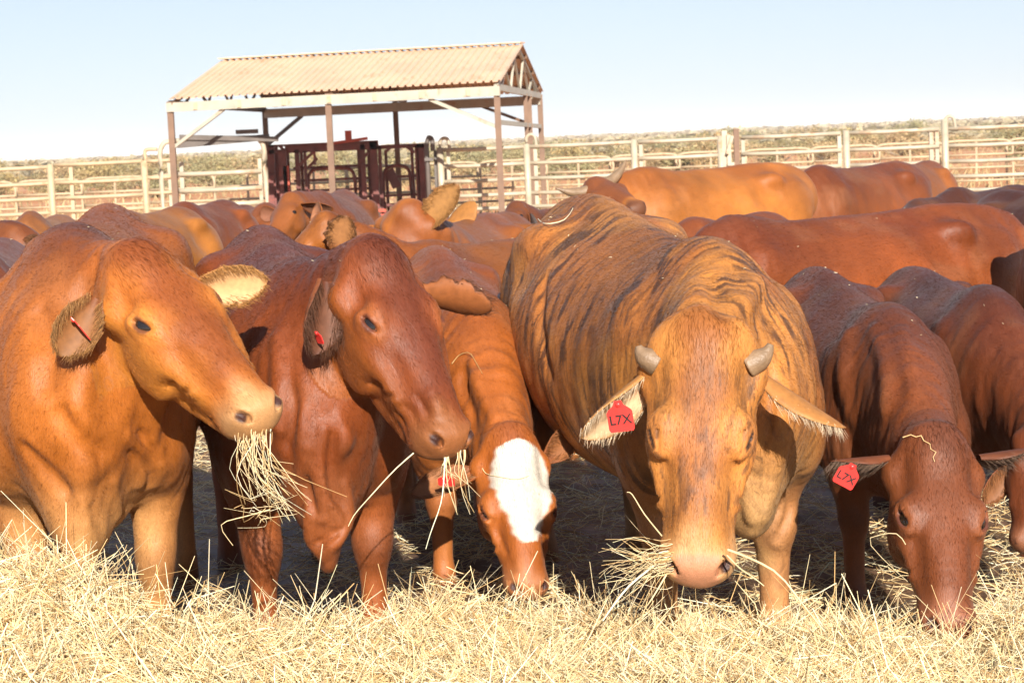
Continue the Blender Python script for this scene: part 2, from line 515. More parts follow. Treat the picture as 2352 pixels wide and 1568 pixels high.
def horn_part(root, origin, pts, rad, name="horn"):
    p = catmull(pts, 5); r = catmull(np.asarray(rad, float)[:, None], 5)[:, 0]
    return MB().tube(p, np.maximum(r, .002), 14).build(name, M['horn'], root, origin, True)

def sphere_part(name, c, r, mat, root, origin, ax=None, R=None, nu=20, nv=14):
    V = []; 
    for i in range(nv + 1):
        a = math.pi * i / nv
        for j in range(nu):
            b = 2 * math.pi * j / nu
            V.append((math.sin(a) * math.cos(b), math.sin(a) * math.sin(b), math.cos(a)))
    V = np.array(V) * (np.asarray(R) if R is not None else r)
    if ax is not None: V = V @ np.asarray(ax)
    F = [(i * nu + j, (i + 1) * nu + j, (i + 1) * nu + (j + 1) % nu, i * nu + (j + 1) % nu) for i in range(nv) for j in range(nu)]
    return np_mesh(name, V + np.asarray(c), np.array(F), mat, root, origin, True)

def tag_part(ear, origin, c, right, up, w, h, text=None, tsize=.03, seed=0):
    right = unit(right); up = unit(np.asarray(up, float) - right * np.dot(up, right)); nrm = np.cross(right, up)
    out = [(-.5, -.42), (-.44, -.5), (.44, -.5), (.5, -.42), (.5, .12), (.44, .2), (.2, .36), (.14, .5), (-.14, .5), (-.2, .36), (-.44, .2), (-.5, .12)]
    n = len(out); V = []
    for s in (1, -1):
        for x, y in out:
            V.append(c + right * x * w + up * y * h + nrm * s * .0009 + nrm * .004 * (y * y))
    F = [np.array([list(range(n))]), np.array([[n + i for i in range(n)][::-1]]),
         np.array([(i, n + i, n + (i + 1) % n, (i + 1) % n) for i in range(n)])]
    t = np_mesh("ear_tag", np.array(V), F, M['tag'], ear, origin, False)
    sphere_part("tag_stud", c + up * h * .37 + nrm * .003, 0, M['tag'], t, origin, np.array([right, up, nrm]), (.006, .006, .003), 12, 8)
    if text:
        cu = bpy.data.curves.new("tag_lettering", 'FONT'); cu.body = text; cu.size = tsize; cu.align_x = 'CENTER'; cu.align_y = 'CENTER'
        cu.extrude = 0.0004; cu.offset = .0006
        tmp = bpy.data.objects.new("tag_lettering", cu); scene.collection.objects.link(tmp)
        me = bpy.data.meshes.new_from_object(tmp.evaluated_get(bpy.context.evaluated_depsgraph_get()))
        scene.collection.objects.unlink(tmp); bpy.data.objects.remove(tmp); bpy.data.curves.remove(cu)
        o = bpy.data.objects.new("tag_lettering", me); scene.collection.objects.link(o); o.parent = t
        co = c - up * h * .13 + nrm * .0022 - np.asarray(origin)
        o.matrix_local = Matrix(((right[0], up[0], nrm[0], co[0]), (right[1], up[1], nrm[1], co[1]), (right[2], up[2], nrm[2], co[2]), (0, 0, 0, 1)))
        me.materials.clear(); me.materials.append(M['ink'])
    return t

CATTLE_BACKS = []
SNAP = {}
DEBUG = False
def proj(p):
    q = CAM_R.transposed() @ Vector((p[0], p[1], p[2] - CAM_H)); return (round(W0 / 2 - q.x / q.z * FPX), round(H0 / 2 + q.y / q.z * FPX), round(p[1], 2))
def snap(key, u, v, lift=.003):
    """point on that animal's skin seen at photo position u, v"""
    Vb = next(SNAP[k] for k in SNAP if key in k)
    r = P(u, v, 1.0) - np.array((0, 0, CAM_H)); r = r / np.linalg.norm(r)
    q = Vb - np.array((0, 0, CAM_H)); t = q @ r
    off = np.linalg.norm(q - t[:, None] * r, axis=1)
    m = off < .012
    if not m.any(): m = off < off.min() + .004
    i = np.nonzero(m)[0]; i = i[np.argmin(t[i] + off[i] * 2)]
    return np.array((0, 0, CAM_H)) + r * (t[i] - lift)


def build_cow(label, cat, wp, rp, S, p0=None, p1=None, fn=None, voxel=.016, col=(.25, .07, .02), name="cow", mat='coat', hump=.5, dewlap=.5, mid=None, pad=None, dip=0.0, pw=1.0, eL=.205, EW=.119, ED=-.070, mz=.92, strokes=None, headcol=None, fur=0, bris=.5,
              ears=None, eyes=False, horns=None, pale=None, dark=None, muzzle=None, face=None, hl=None, poll=.5, detail=False,
              fat=1.0, leg=1.0, squint=0.0, fx=(0, 0), neck_sag=0.0, group="cattle in the yard", brindle=0.0, white=None, tail=True, folds=None, knee=.35, nk=1.0, extra=None):
    """wp, rp: world ground-plane points (x, y) under withers and tail head; p0, p1 poll and muzzle tip in world; fn forehead normal"""
    wp = np.array((wp[0], wp[1], 0.)); rp = np.array((rp[0], rp[1], 0.))
    X = unit(wp - rp); Z = np.array((0, 0, 1.)); Y = np.cross(Z, X)
    stretch = np.linalg.norm(wp - rp) / (1.36 * S)
    bx = np.clip(stretch, .75, 1.25)
    def L(x, y, z):
        t = min(max((x + 1.15) / 1.15, 0), 1); t = t * t * (3 - 2 * t)
        return wp + X * x * S * (bx if x < -.1 else 1) + Y * y * S + Z * (z - dip * t * min(max((z - .35) / .5, 0), 1)) * S
    s = Sdf()
    f = fat
    # trunk
    T = [(.26, .86, .17, .25), (.08, .89, .235 * f, .345), (-.2, .885, .285 * f, .345), (-.5, .865, .315 * f, .36), (-.75, .875, .31 * f, .345), (-.98, .93, .27 * f, .30), (-1.18, .985, .235, .25), (-1.34, 1.0, .17, .20)]
    s.chain([L(x, 0, z) for x, z, w, h in T], [w * S for *_, w, h in T], [h * S for *_, h in T], Z, .06 * S)
    s.chain([L(.05, 0, 1.195), L(-.3, 0, 1.175), L(-.65, 0, 1.19), L(-.95, 0, 1.215), L(-1.2, 0, 1.2), L(-1.36, 0, 1.15)], [.05 * S] * 6, [.055 * S] * 6, Z, .10 * S)
    if hump > 0: s.ell(L(.03, 0, 1.20), np.array((.20, .075, .055 + .07 * hump)) * S, [X, Y, Z], .09 * S)
    for sg in (-1, 1):
        s.ell(L(.05, sg * .185 * f, .90), np.array((.12, .062, .25)) * S, [unit(X + .25 * Z), Y, unit(Z - .25 * X)], .07 * S)   # shoulder blade
        s.ell(L(.13, sg * .19, .74), np.array((.12, .08, .13)) * S, [X, Y, Z], .07 * S)
        s.ell(L(-.95, sg * (.19 if detail else .205) * f, 1.12 if detail else 1.145), np.array((.08, .055, .055)) * S, [X, Y, Z], (.13 if detail else .10) * S)                                # hook
        s.ell(L(-1.36, sg * .10, 1.08), np.array((.05, .04, .05)) * S, [X, Y, Z], .06 * S)                                    # pin
        s.ell(L(-1.14, sg * .165, .88), np.array((.20, .10, .26)) * S, [X, Y, Z], .07 * S)                                    # thigh
        s.ell(L(-.84, sg * .30 * f, 1.10), np.array((.08, .03, .06) if detail else (.10, .055, .09)) * S, [X, Y, Z], (.10 if detail else .12) * S, 's')                          # flank hollow
        # legs
        dx = fx[0] if sg > 0 else fx[1]
        fl = [(.05, .165, .78, .125, .13), (.05, .175, .62, .088, .10), (.05 + dx * .5, .165, .48, .064, .075), (.062 + dx, .16, .385, .060, .069), (.05 + dx, .16, .30, .043, .048), (.045 + dx, .16, .18, .038, .043), (.05 + dx, .16, .10, .045, .052), (.08 + dx, .16, .03, .05, .062)]
        s.chain([L(a, sg * b, c) for a, b, c, *_ in fl], [q[3] * S * leg for q in fl], [q[4] * S * leg for q in fl], X, .05 * S)
        hlg = [(-1.10, .15, .95, .13, .19), (-1.04, .19, .76, .105, .16), (-1.13, .185, .62, .075, .10), (-1.27, .175, .50, .05, .066), (-1.26, .17, .36, .04, .05), (-1.23, .17, .17, .038, .043), (-1.21, .17, .10, .045, .05), (-1.17, .17, .03, .05, .06)]
        s.chain([L(a, sg * b, c) for a, b, c, *_ in hlg], [q[3] * S * leg for q in hlg], [q[4] * S * leg for q in hlg], X, .05 * S)
    if tail:
        s.chain([L(-1.36, 0, 1.14), L(-1.44, 0, 1.06), L(-1.46, .01, .85), L(-1.45, .02, .6)], [.035 * S, .028 * S, .02 * S, .016 * S], [.035 * S, .028 * S, .02 * S, .016 * S], X, .03 * S)
        s.chain([L(-1.45, .02, .62), L(-1.45, .02, .48), L(-1.44, .03, .36)], [.02 * S, .035 * S, .012 * S], [.02 * S, .035 * S, .012 * S], X, .03 * S)
    # head frame
    if p0 is None:
        p0 = L(.55, 0, .86); p1 = L(.72, 0, .42); fn = X * .9 + Z * .35
    p0 = np.asarray(p0, float); p1 = np.asarray(p1, float)
    yL = unit(p1 - p0); hs = (hl or np.linalg.norm(p1 - p0)) / .55
    zD = np.asarray(fn, float); zD = unit(zD - yL * np.dot(zD, yL)); xW = np.cross(yL, zD)
    Hax = np.array([xW, yL, zD])
    def Hd(w, l, d): return p0 + (xW * w + yL * l + zD * d) * hs
    # neck
    dors = unit(-.62 * yL + .78 * zD)
    back = unit(-.78 * yL - .62 * zD)
    N0 = L(.02, 0, .96); N3 = Hd(0, .065, -.13)
    dist = np.linalg.norm(N3 - N0)
    dirn = unit(N3 - N0); up0 = unit(Z - dirn * np.dot(Z, dirn) + .15 * Z)
    C1 = N0 + (X * .55 + dirn * .45) * dist * .36; C2 = N3 + unit(back * .8 - dirn * .3) * dist * .30
    nc, nu_, nw, nh = [], [], [], []
    for t in (0, .2, .4, .6, .8, 1.0):
        nc.append((1 - t) ** 3 * N0 + 3 * (1 - t) ** 2 * t * C1 + 3 * (1 - t) * t * t * C2 + t ** 3 * N3 - Z * neck_sag * math.sin(math.pi * t))
        nu_.append(unit(up0 * (1 - t) + dors * t))
    nw = np.interp((0, .2, .4, .6, .8, 1), (0, .4, .75, 1), (.19 * S, .15 * S * nk, .112 * S * nk, .090 * hs))
    nh = np.interp((0, .2, .4, .6, .8, 1), (0, .4, .75, 1), (.30 * S, .245 * S * nk, .18 * S * nk, .132 * hs))
    s.chain(nc, nw, nh, np.array(nu_), .06 * S, sub=2)
    # dewlap and brisket
    s.ell(L(.27, 0, .64), np.array((.12, .09, .13)) * S, [X, Y, Z], .08 * S)
    if bris > 0: s.chain([L(.24, 0, .62), L(.33, .01, .54), L(.34, 0, .54 - .13 * bris)], np.array((.06, .045, .026)) * S, np.array((.10, .085, .05)) * S, X, .05 * S)
    if dewlap > 0:
        dp = [nc[i] - nu_[i] * nh[i] * q for i, q in ((5, .92), (4, .98), (3, 1.0), (2, 1.02), (1, 1.05))] + [L(.30, 0, .56)]
        dwv = np.array((.015, .022, .026, .03, .035, .05)) * S
        dh = np.array((.03, .06, .085, .10, .11, .10)) * S * (.45 + dewlap * .75)
        s.chain(dp, dwv, dh, np.array([nu_[5], nu_[4], nu_[3], nu_[2], nu_[1], X * .6 + Z * .5]), .05 * S, sub=2)
    if folds:
        for (a, b, c, w) in folds:
            s.chain([np.asarray(a), np.asarray(b), np.asarray(c)], [w, w * 1.15, w * .8], [w * 1.3, w * 1.6, w], Z, .03)
    # skull
    K = [(.00, -.078, .094 * pw, .060), (.06, -.098, .128 * (.6 + .4 * pw), .092), (.14, -.106, .131, .105), (.22, -.112, .127, .110), (.30, -.112, .104, .106), (.38, -.106, .088, .098), (.46, -.098, .078 * mz, .084), (.505, -.094, .079 * mz, .066)]
    s.chain([Hd(0, l, d) for l, d, *_ in K], [q[2] * hs for q in K], [q[3] * hs for q in K], zD, .035 * hs)
    J = [(.12, -.215, .072, .062), (.20, -.238, .072, .062), (.30, -.228, .062, .055), (.40, -.200, .054, .048), (.488, -.168, .052, .036)]
    s.chain([Hd(0, l, d) for l, d, *_ in J], [q[2] * hs for q in J], [q[3] * hs for q in J], zD, .035 * hs)
    if poll > 0: s.ell(Hd(0, -.012 - .022 * poll, -.085), np.array((.040, .030 + .024 * poll, .055)) * hs, [xW, unit(yL + zD * .35), unit(zD - yL * .35)], .12 * hs)
    for sg in (-1, 1):
        s.ell(Hd(sg * .088, .20, -.175), np.array((.040, .11, .095)) * hs, Hax, .03 * hs)      # cheek
        s.ell(Hd(sg * (EW - .014), eL - .034, ED + .012), np.array((.030, .048, .030)) * hs, Hax, .04 * hs)     # brow
        s.ell(Hd(sg * .090, .295, -.105), np.array((.020, .085, .020)) * hs, Hax, .04 * hs)     # facial crest
        s.ell(Hd(sg * .118, .052, -.118), np.array((.030, .034, .034)) * hs, Hax, .05 * hs)     # ear base
        s.ell(Hd(sg * .048 * mz, .494, -.115), np.array((.034, .050, .052)) * hs, Hax, .03 * hs)     # lip
        s.ell(Hd(sg * .047 * mz, .520, -.066), np.array((.031, .033, .032)) * hs, Hax, .025 * hs)    # nostril wing
    s.ell(Hd(0, .532, -.088), np.array((.056, .024, .050)) * hs, Hax, .03 * hs)
    if detail:
        for sg in (-1, 1):
            s.ell(Hd(sg * .112, .100, -.045), np.array((.010, .035, .014)) * hs, Hax, .06 * hs, 's')      # temple hollow
            s.ell(Hd(sg * .095, .37, -.045), np.array((.018, .085, .020)) * hs, Hax, .045 * hs, 's')       # beside the nose bone
            s.ell(Hd(sg * .125, .335, -.175), np.array((.016, .035, .045)) * hs, Hax, .05 * hs, 's')       # in front of the cheek muscle
        for sg in (-1, 1):
            eyc = Hd(sg * EW, eL, ED)
            od = unit(xW * sg * EW / .0172 + zD * (ED + .11) / .0110 + yL * .3); la = yL * .9 + zD * .40; la = unit(la - od * np.dot(la, od)); ua = np.cross(od, la)
            if np.dot(ua, zD) < 0: ua = -ua
            Eax = np.array([la, ua, od])
            s.ell(eyc + od * .001 * hs, np.array((.052, .030, .019)) * hs, Eax, .024 * hs)
            op_ = .0120 * (1 - squint)
            if squint < .9: s.ell(eyc + od * .02 * hs, np.array((.036, max(op_, .003), .03)) * hs, Eax, .006 * hs, 's')
            else: s.ell(eyc + od * .022 * hs - ua * .004 * hs, np.array((.026, .0028, .014)) * hs, Eax, .006 * hs, 's')
            s.chain([eyc + (la * -.034 + ua * .012 + od * .015) * hs, eyc + (ua * .024 + od * .022) * hs, eyc + (la * .036 + ua * .004 + od * .013) * hs], [.003 * hs] * 3, [.003 * hs] * 3, od, .008 * hs, 's')
            s.chain([eyc + (la * -.028 - ua * .024 + od * .010) * hs, eyc + (la * .005 - ua * .030 + od * .014) * hs, eyc + (la * .034 - ua * .020 + od * .010) * hs], [.003 * hs] * 3, [.003 * hs] * 3, od, .010 * hs, 's')
            # nostril, mouth
            s.chain([Hd(sg * .036 * mz, .548, -.074), Hd(sg * .050 * mz, .543, -.052), Hd(sg * .070 * mz, .522, -.050), Hd(sg * .084 * mz, .500, -.066)], np.array((.007, .009, .008, .004)) * hs, np.array((.008, .011, .009, .004)) * hs, yL, .010 * hs, 's')
            s.chain([Hd(sg * .005, .564, -.158), Hd(sg * .050, .545, -.164), Hd(sg * .086, .485, -.166), Hd(sg * .094, .425, -.164)], [.005 * hs] * 4, np.array((.006, .006, .007, .004)) * hs, zD, .012 * hs, 's')
            # muzzle-to-cheek creases
            for q in range(3):
                l0 = .40 - q * .045
                s.chain([Hd(sg * .093, l0 + .01, -.090 - q * .012), Hd(sg * .100, l0 - .005, -.125 - q * .01), Hd(sg * .095, l0 - .025, -.152 - q * .008)], [.004 * hs] * 3, [.004 * hs] * 3, xW, .016 * hs, 's')
        s.chain([Hd(0, .556, -.085), Hd(0, .56, -.105), Hd(0, .556, -.12)], [.003 * hs] * 3, [.003 * hs] * 3, zD, .008 * hs, 's')
    if extra: extra(s, L, Hd, Hax, hs)
    for (op, r, k, pts) in strokes or []:          # skin folds and muscle lines laid on the surface
        c3 = []
        for (u, v) in pts:
            dd = np.arange(4.3, 8.0, .008); r0 = P(u, v, 1.0) - np.array((0, 0, CAM_H))
            ray = np.array((0, 0, CAM_H)) + r0[None] * dd[:, None]
            e = s.ev(ray, .05); h_ = np.nonzero(e < 0)[0]
            if len(h_): c3.append(ray[h_[0]])
        if len(c3) < 2: continue
        n_ = len(c3); taper = np.interp(np.linspace(0, 1, n_), (0, .3, .7, 1), (.45, 1, 1, .45)) * r
        s.chain(c3, taper, taper, Z * .3 - Y, k, op, 3)
    V, Q = s.mesh(voxel, 2)
    fnn = np.cross(V[Q[:, 2]] - V[Q[:, 0]], V[Q[:, 3]] - V[Q[:, 1]])
    vn = np.stack([sum(np.bincount(Q[:, k], fnn[:, i], len(V)) for k in range(4)) for i in range(3)], 1)
    vn /= np.linalg.norm(vn, axis=1)[:, None] + 1e-12
    hq = (V - p0) @ Hax.T / hs
    face_m = sstep(.10, .02, -.78 * hq[:, 1] - .62 * hq[:, 2]) * (hq[:, 1] < .62)
    bq = np.stack([(V - wp) @ X, (V - wp) @ Y, (V - wp) @ Z], 1) / S
    neck_m = sstep(-.15, .15, bq[:, 0]) * (1 - face_m) * sstep(.35, .6, bq[:, 2])
    disp = .0075 * (fbm(V * 7.5 + 3, 2) - .5) * (1 - face_m) + (.0030 if detail else .004) * (fbm(V * 20 + 8, 2) - .5)
    disp += neck_m * .012 * (fbm(bq * np.array((26, 9, 5)) + 2 * fbm(V * 5, 2)[:, None], 2) - .5)
    if detail: disp += face_m * .0030 * (fbm(hq * np.array((40, 13, 40)), 2) - .5) * sstep(.12, .2, hq[:, 1])
    V = V + vn * disp[:, None] * min(1.0, S * 1.1)
    # ---- vertex data
    hloc = (V - p0) @ Hax.T / hs
    bl = V - wp; bloc = np.stack([bl @ X, bl @ Y, bl @ Z], 1) / S
    w_, l_, d_ = hloc.T
    hd = (l_ > -.06) & (np.abs(w_) < .17) & (l_ < .62) & (d_ > -.29) & (d_ < .06)
    hd = (np.abs(w_) < .20) & (l_ > -.09) & (l_ < .62) & (d_ > -.31) & (d_ < .07)
    hmask = sstep(.105, .055, -.78 * l_ - .62 * d_) * hd
    n = len(V); c = np.repeat(np.asarray(col, float)[None], n, 0)
    x, y, z = bloc.T
    c = c * (0.93 + .14 * np.sin(x * 5 + z * 4 + 1.3))[:, None]
    c = c * (1 - np.array((.30, .36, .30)) * (0.25 if mat == 'brindle' else 1) * (sstep(.92, 1.22, z) * (1 - hmask) * np.clip(.7 + .6 * np.sin(x * 6 + y * 9), .4, 1.2))[:, None])
    c = c * (1 + .30 * (fbm(V * 9 + 21, 3) - .5))[:, None]
    c = lerpc(c, np.asarray(col, float) * .5 + np.array((.17, .10, .055)), .17 * sstep(.52, .72, fbm(V * np.array((5, 5, 7)) + 60, 3)) * (1 - hmask))
    if pale is not None:
        m = sstep(.72, .45, z) * sstep(.30, .12, np.abs(y)) * (1 - hmask) * .9
        c = lerpc(c, pale, np.maximum(m * .8, sstep(.60, .42, z) * (1 - hmask) * .45))
    topd = sstep(1.08, 1.28, z) * sstep(.16, .02, np.abs(y)) * (1 - hmask)
    if dark is not None:
        c = lerpc(c, dark, topd * sstep(.5, -.1, np.abs(x - .05)) * .75)
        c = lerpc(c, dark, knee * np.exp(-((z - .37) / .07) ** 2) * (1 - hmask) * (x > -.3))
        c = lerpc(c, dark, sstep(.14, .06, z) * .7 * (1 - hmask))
        if poll > .3: c = lerpc(c, dark, sstep(.10, -.02, l_ + .02 * np.sin(w_ * 60)) * sstep(.11, .01, np.abs(w_)) * hd * .55)
    if face is not None:      # sides of the face
        m = hmask * sstep(-.05, -.12, d_) * sstep(.5, .38, l_)
        c = lerpc(c, face, m * .8)
    if mid is not None:
        c = lerpc(c, mid, hmask * sstep(.095, .02, np.abs(w_) + .015 * np.sin(l_ * 40)) * sstep(.50, .36, l_) * sstep(-.10, -.05, d_) * .8)
    if muzzle is not None:
        m = hmask * sstep(.43, .52, l_ + .02 * np.sin(w_ * 45) + .015 * np.sin(d_ * 60 + 1))
        c = lerpc(c, muzzle, m * .85)
        c = lerpc(c, (.05, .018, .012), hmask * (l_ > .41) * (l_ < .57) * sstep(.008, .003, np.abs(d_ + .164)) * (np.abs(w_) < .1))
        if pad is not None: c = lerpc(c, pad, hmask * sstep(.505, .525, l_) * sstep(.062, .045, np.abs(w_)) * sstep(-.135, -.12, d_))
        nost = np.minimum(*[np.linalg.norm((hloc - np.array((sg * .060 * mz, .534, -.056))) / np.array((.019, .021, .013)), axis=1) for sg in (-1, 1)])
        c = lerpc(c, (.04, .014, .01), sstep(1.1, .6, nost) * hd)
        c = lerpc(c, np.array((.06, .03, .022)), hmask * sstep(.5, .54, l_) * sstep(-.135, -.158, d_) * .75)
    if detail:
        ey = np.minimum(*[np.linalg.norm((hloc - np.array((sg * (EW + .010), eL, ED + .008))) / np.array((1.0, 1.35, .8)), axis=1) for sg in (-1, 1)])
        if face is not None: c = lerpc(c, np.minimum(np.asarray(face) * 1.3 + .01, .8), sstep(.062, .034, ey) * hd * .6)
        c = lerpc(c, (.07, .022, .016), sstep(.027, .017, ey) * hd * (.8 if squint < .9 else .15))
        if squint >= .9:
            for sg in (-1, 1):
                q_ = V - Hd(sg * EW, eL, ED); od = unit(xW * sg * EW / .0172 + zD * (ED + .11) / .0110 + yL * .3); la = yL * .9 + zD * .40; la = unit(la - od * np.dot(la, od)); ua = np.cross(od, la); ua = ua if np.dot(ua, zD) > 0 else -ua
                c = lerpc(c, (.03, .014, .01), sstep(.009, .004, np.abs(q_ @ ua / hs + .004)) * sstep(.030, .022, np.abs(q_ @ la / hs)) * hd * (np.linalg.norm(q_, axis=1) < .06))
    if headcol is not None: c = lerpc(c, headcol, hmask * sstep(.47, .42, l_))
    if white is not None:
        c = white(c, hloc, hmask)
    hflow = hloc * np.array((1, .16, 1.)) * hs
    bflow = np.stack([x * .22, y, z * .38], 1) * S
    flow = np.where((hmask > .5 + .25 * np.sin(w_ * 90) * np.sin(d_ * 70))[:, None], hflow + 3.1, bflow)
    att = {"coat": np.clip(c, 0, .95), "flow": flow}
    if mat == 'brindle':
        ang = np.arctan2(np.abs(y), z - .75)
        sb = np.stack([(x + .30 * (z - .9)) * 30, np.abs(y) * 4.2 + 3 * np.sign(y), z * 4.2], 1)
        sh = np.stack([w_ * 42, l_ * 6.5, d_ * 30], 1)
        att["stripe"] = np.where(hmask[:, None] > .5, sh, sb)
        bm = brindle * sstep(.30, .62, z) * (1 - .25 * sstep(.2, .6, x)) * (1 - hmask) + hmask * brindle * .75 * sstep(.48, .40, l_) * sstep(-.02, .1, l_)
        bm = np.maximum(bm, (1 - hmask) * .35 * brindle)
        att["brindle"] = bm
        wp3 = fbm(V * 6, 2)[:, None] - .5
        st = att["stripe"]
        n1 = fbm(st * np.where(hmask[:, None] > .5, np.array((1.6, 1.5, 1.6)), np.array((1.55, 1.2, 1.2))) + wp3 * np.array((5., 1, 1)), 3)
        pt = sstep(.36, .56, fbm(V * 4.2 + 9, 2))
        mk = sstep(.53, .60, n1) * (.2 + .8 * pt) * np.where(hmask > .5, .6, 1)
        mk = np.maximum(mk, sstep(.60, .66, fbm(st * 2.1 + 5, 2)) * .8 * (.3 + .7 * pt))
        c = lerpc(c, (.055, .024, .013), np.clip(mk * (.45 + .75 * sstep(.40, .58, fbm(st * np.array((.9, 3.2, 3.2)) + 3, 2))) * bm, 0, .86))
        red = sstep(.42, .62, fbm(V * 5 + 31, 2)) * (1 - hmask)
        c = c * (1 - .28 * red[:, None] * np.array((.6, 1.0, 1.0)))
        att["coat"] = np.clip(c, 0, .95)
    if fur:
        e1 = V[Q[:, 2]] - V[Q[:, 0]]; e2 = V[Q[:, 3]] - V[Q[:, 1]]
        fn_ = np.cross(e1, e2); ar = np.linalg.norm(fn_, axis=1); fn_ /= ar[:, None] + 1e-12
        fc = V[Q].mean(1); tc_ = np.array((0, 0, CAM_H)) - fc; tc_ /= np.linalg.norm(tc_, axis=1)[:, None]
        vis = (np.sum(fn_ * tc_, 1) > -.25) & (fc[:, 2] > .3) & (np.abs(fc[:, 0]) < fc[:, 1] * .27 + .1)
        # keep bare: eyes, nostrils, nose
        hl_ = hloc[Q[:, 0]]
        bare = (hl_[:, 1] > .50) & hd[Q[:, 0]]
        eyd = np.minimum(*[np.linalg.norm(hl_ - np.array((sg * (EW + .010), eL, ED + .008)), axis=1) for sg in (-1, 1)])
        pr = ar * vis * ~bare * (eyd > .032) / np.sum(tc_ * 0 + 1, 1)
        k_ = rng.choice(len(Q), fur, p=pr / pr.sum())
        w4 = rng.dirichlet((1, 1, 1, 1), fur)
        rt = np.einsum('ij,ijk->ik', w4, V[Q[k_]]); nn = fn_[k_]
        hm = hmask[Q[k_, 0]][:, None]
        fd = yL[None] * hm + (1 - hm) * (-X * .75 - Z * .65)[None]
        fd = fd + rng.normal(size=(fur, 3)) * .20
        fd -= nn * np.sum(fd * nn, 1)[:, None]; fd /= np.linalg.norm(fd, axis=1)[:, None] + 1e-9
        pollm = sstep(.12, .0, hl_[k_, 1]) * (np.abs(hl_[k_, 0]) < .09) * hd[Q[k_, 0]]
        ln = rng.uniform(.007, .015, fur) * (1 + .8 * pollm)
        t_ = np.array((0, .5, 1.0)); rise = np.array((0, .22, .30))
        pth = rt[:, None] - nn[:, None] * .001 + ln[:, None, None] * (fd[:, None] * t_[None, :, None] + nn[:, None] * (rise * .75)[None, :, None] * rng.uniform(.4, 1.1, fur)[:, None, None])
        hv_, hf_, sid = strand_mesh(pth, np.array((.00042, .00036, .0001))[None] * rng.uniform(.7, 1.2, fur)[:, None])
        furdat = (hv_, hf_, np.clip(c[Q[k_, 0]] * rng.uniform(.76, 1.32, fur)[:, None], 0, .9)[sid])
    root = empty(name, (wp[0], wp[1], 0), label, cat, group)
    org = (wp[0], wp[1], 0)
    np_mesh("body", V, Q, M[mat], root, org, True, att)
    if fur: np_mesh("coat_hair", furdat[0], furdat[1], M['hair'], root, org, True, {"tint": furdat[2]})["kind"] = "stuff"
    CATTLE_BACKS.append((V, wp)); SNAP[label] = V
    if eyes and squint < .9:
        for sg in (-1, 1):
            if DEBUG: print('EYE', label[:30], sg, proj(Hd(sg * EW, eL, ED)))
            od = unit(xW * sg * EW / .0172 + zD * (ED + .11) / .0110 + yL * .3)
            sphere_part("eye", Hd(sg * EW, eL, ED) - od * .0265 * hs, .0395 * hs, M['eye'], root, org)
    eo = np.asarray(col) * 1.0
    made = []
    if ears == 'auto':
        ears = [dict(sg=sg, axis=xW * sg * .86 - yL * .05 - zD * .38 + Z * .02, opn=zD * .6 + yL * .55 - Z * .2) for sg in (-1, 1)]
    for e in ears or []:
        b = Hd(e['sg'] * .132, e.get('bl', .045), e.get('bd', -.118))
        if DEBUG and detail: print('EAR', label[:30], e['sg'], proj(b))
        b = b + np.asarray(e.get('off', (0, 0, 0)), float)
        made.append(ear_part(root, org, b, e['axis'], e['opn'], e.get('ln', .19 * hs), e.get('wd', .115 * hs), e.get('cup', 1.0),
                 e.get('outer', eo), e.get('inner', eo * 1.3 + .06), e.get('rim'), e.get('droop', (0, 0, 0)), e.get('fringe', 0), e.get('fcol', (.35, .2, .09)), e.get('wav', 0), th=e.get('th', .007), flen=e.get('flen', .035)))
    for hn in horns or []:
        horn_part(root, org, [Hd(*q) if not e_ else q for q, e_ in [(h_, 0) for h_ in hn[0]]], hn[1])
    return root, Hd, made, org

def XY(u, v, d):
    p = P(u, v, d); return p[0], p[1]
# ------------------------------------------------------------------ ground
M['sand'] = plain("red_sand", (.50, .225, .105), 0.92, var=0.16, scale=.35, bmp=.5, dirt=((.56, .33, .19), .12, .48, .7), spec=.08)
def ground_z(x, y):
    r = np.maximum(y - 60, 0)
    return .012 * np.sin(x * 1.7 + y * .6) * np.sin(y * 1.1) + np.clip(r / 1400, 0, 1) ** 2 * 2.2 * (0.75 + .35 * np.sin(x / 420 + .8) + .15 * np.sin(x / 130))
gx = np.concatenate([-np.geomspace(6000, 14, 60), np.linspace(-12, 12, 90), np.geomspace(14, 6000, 60)])
gy = np.concatenate([np.linspace(-14, 44, 140), np.geomspace(46, 8000, 80)])
GX, GY = np.meshgrid(gx, gy, indexing='ij')
V = np.stack([GX, GY, ground_z(GX, GY)], -1).reshape(-1, 3)
ii, jj = np.meshgrid(np.arange(len(gx) - 1), np.arange(len(gy) - 1), indexing='ij')
b = (ii * len(gy) + jj).ravel()
F = np.stack([b, b + len(gy), b + len(gy) + 1, b + 1], 1)
tag(np_mesh("ground", V, F, M['sand']), "red sandy ground of the yard and the plain beyond", "ground", kind="structure")

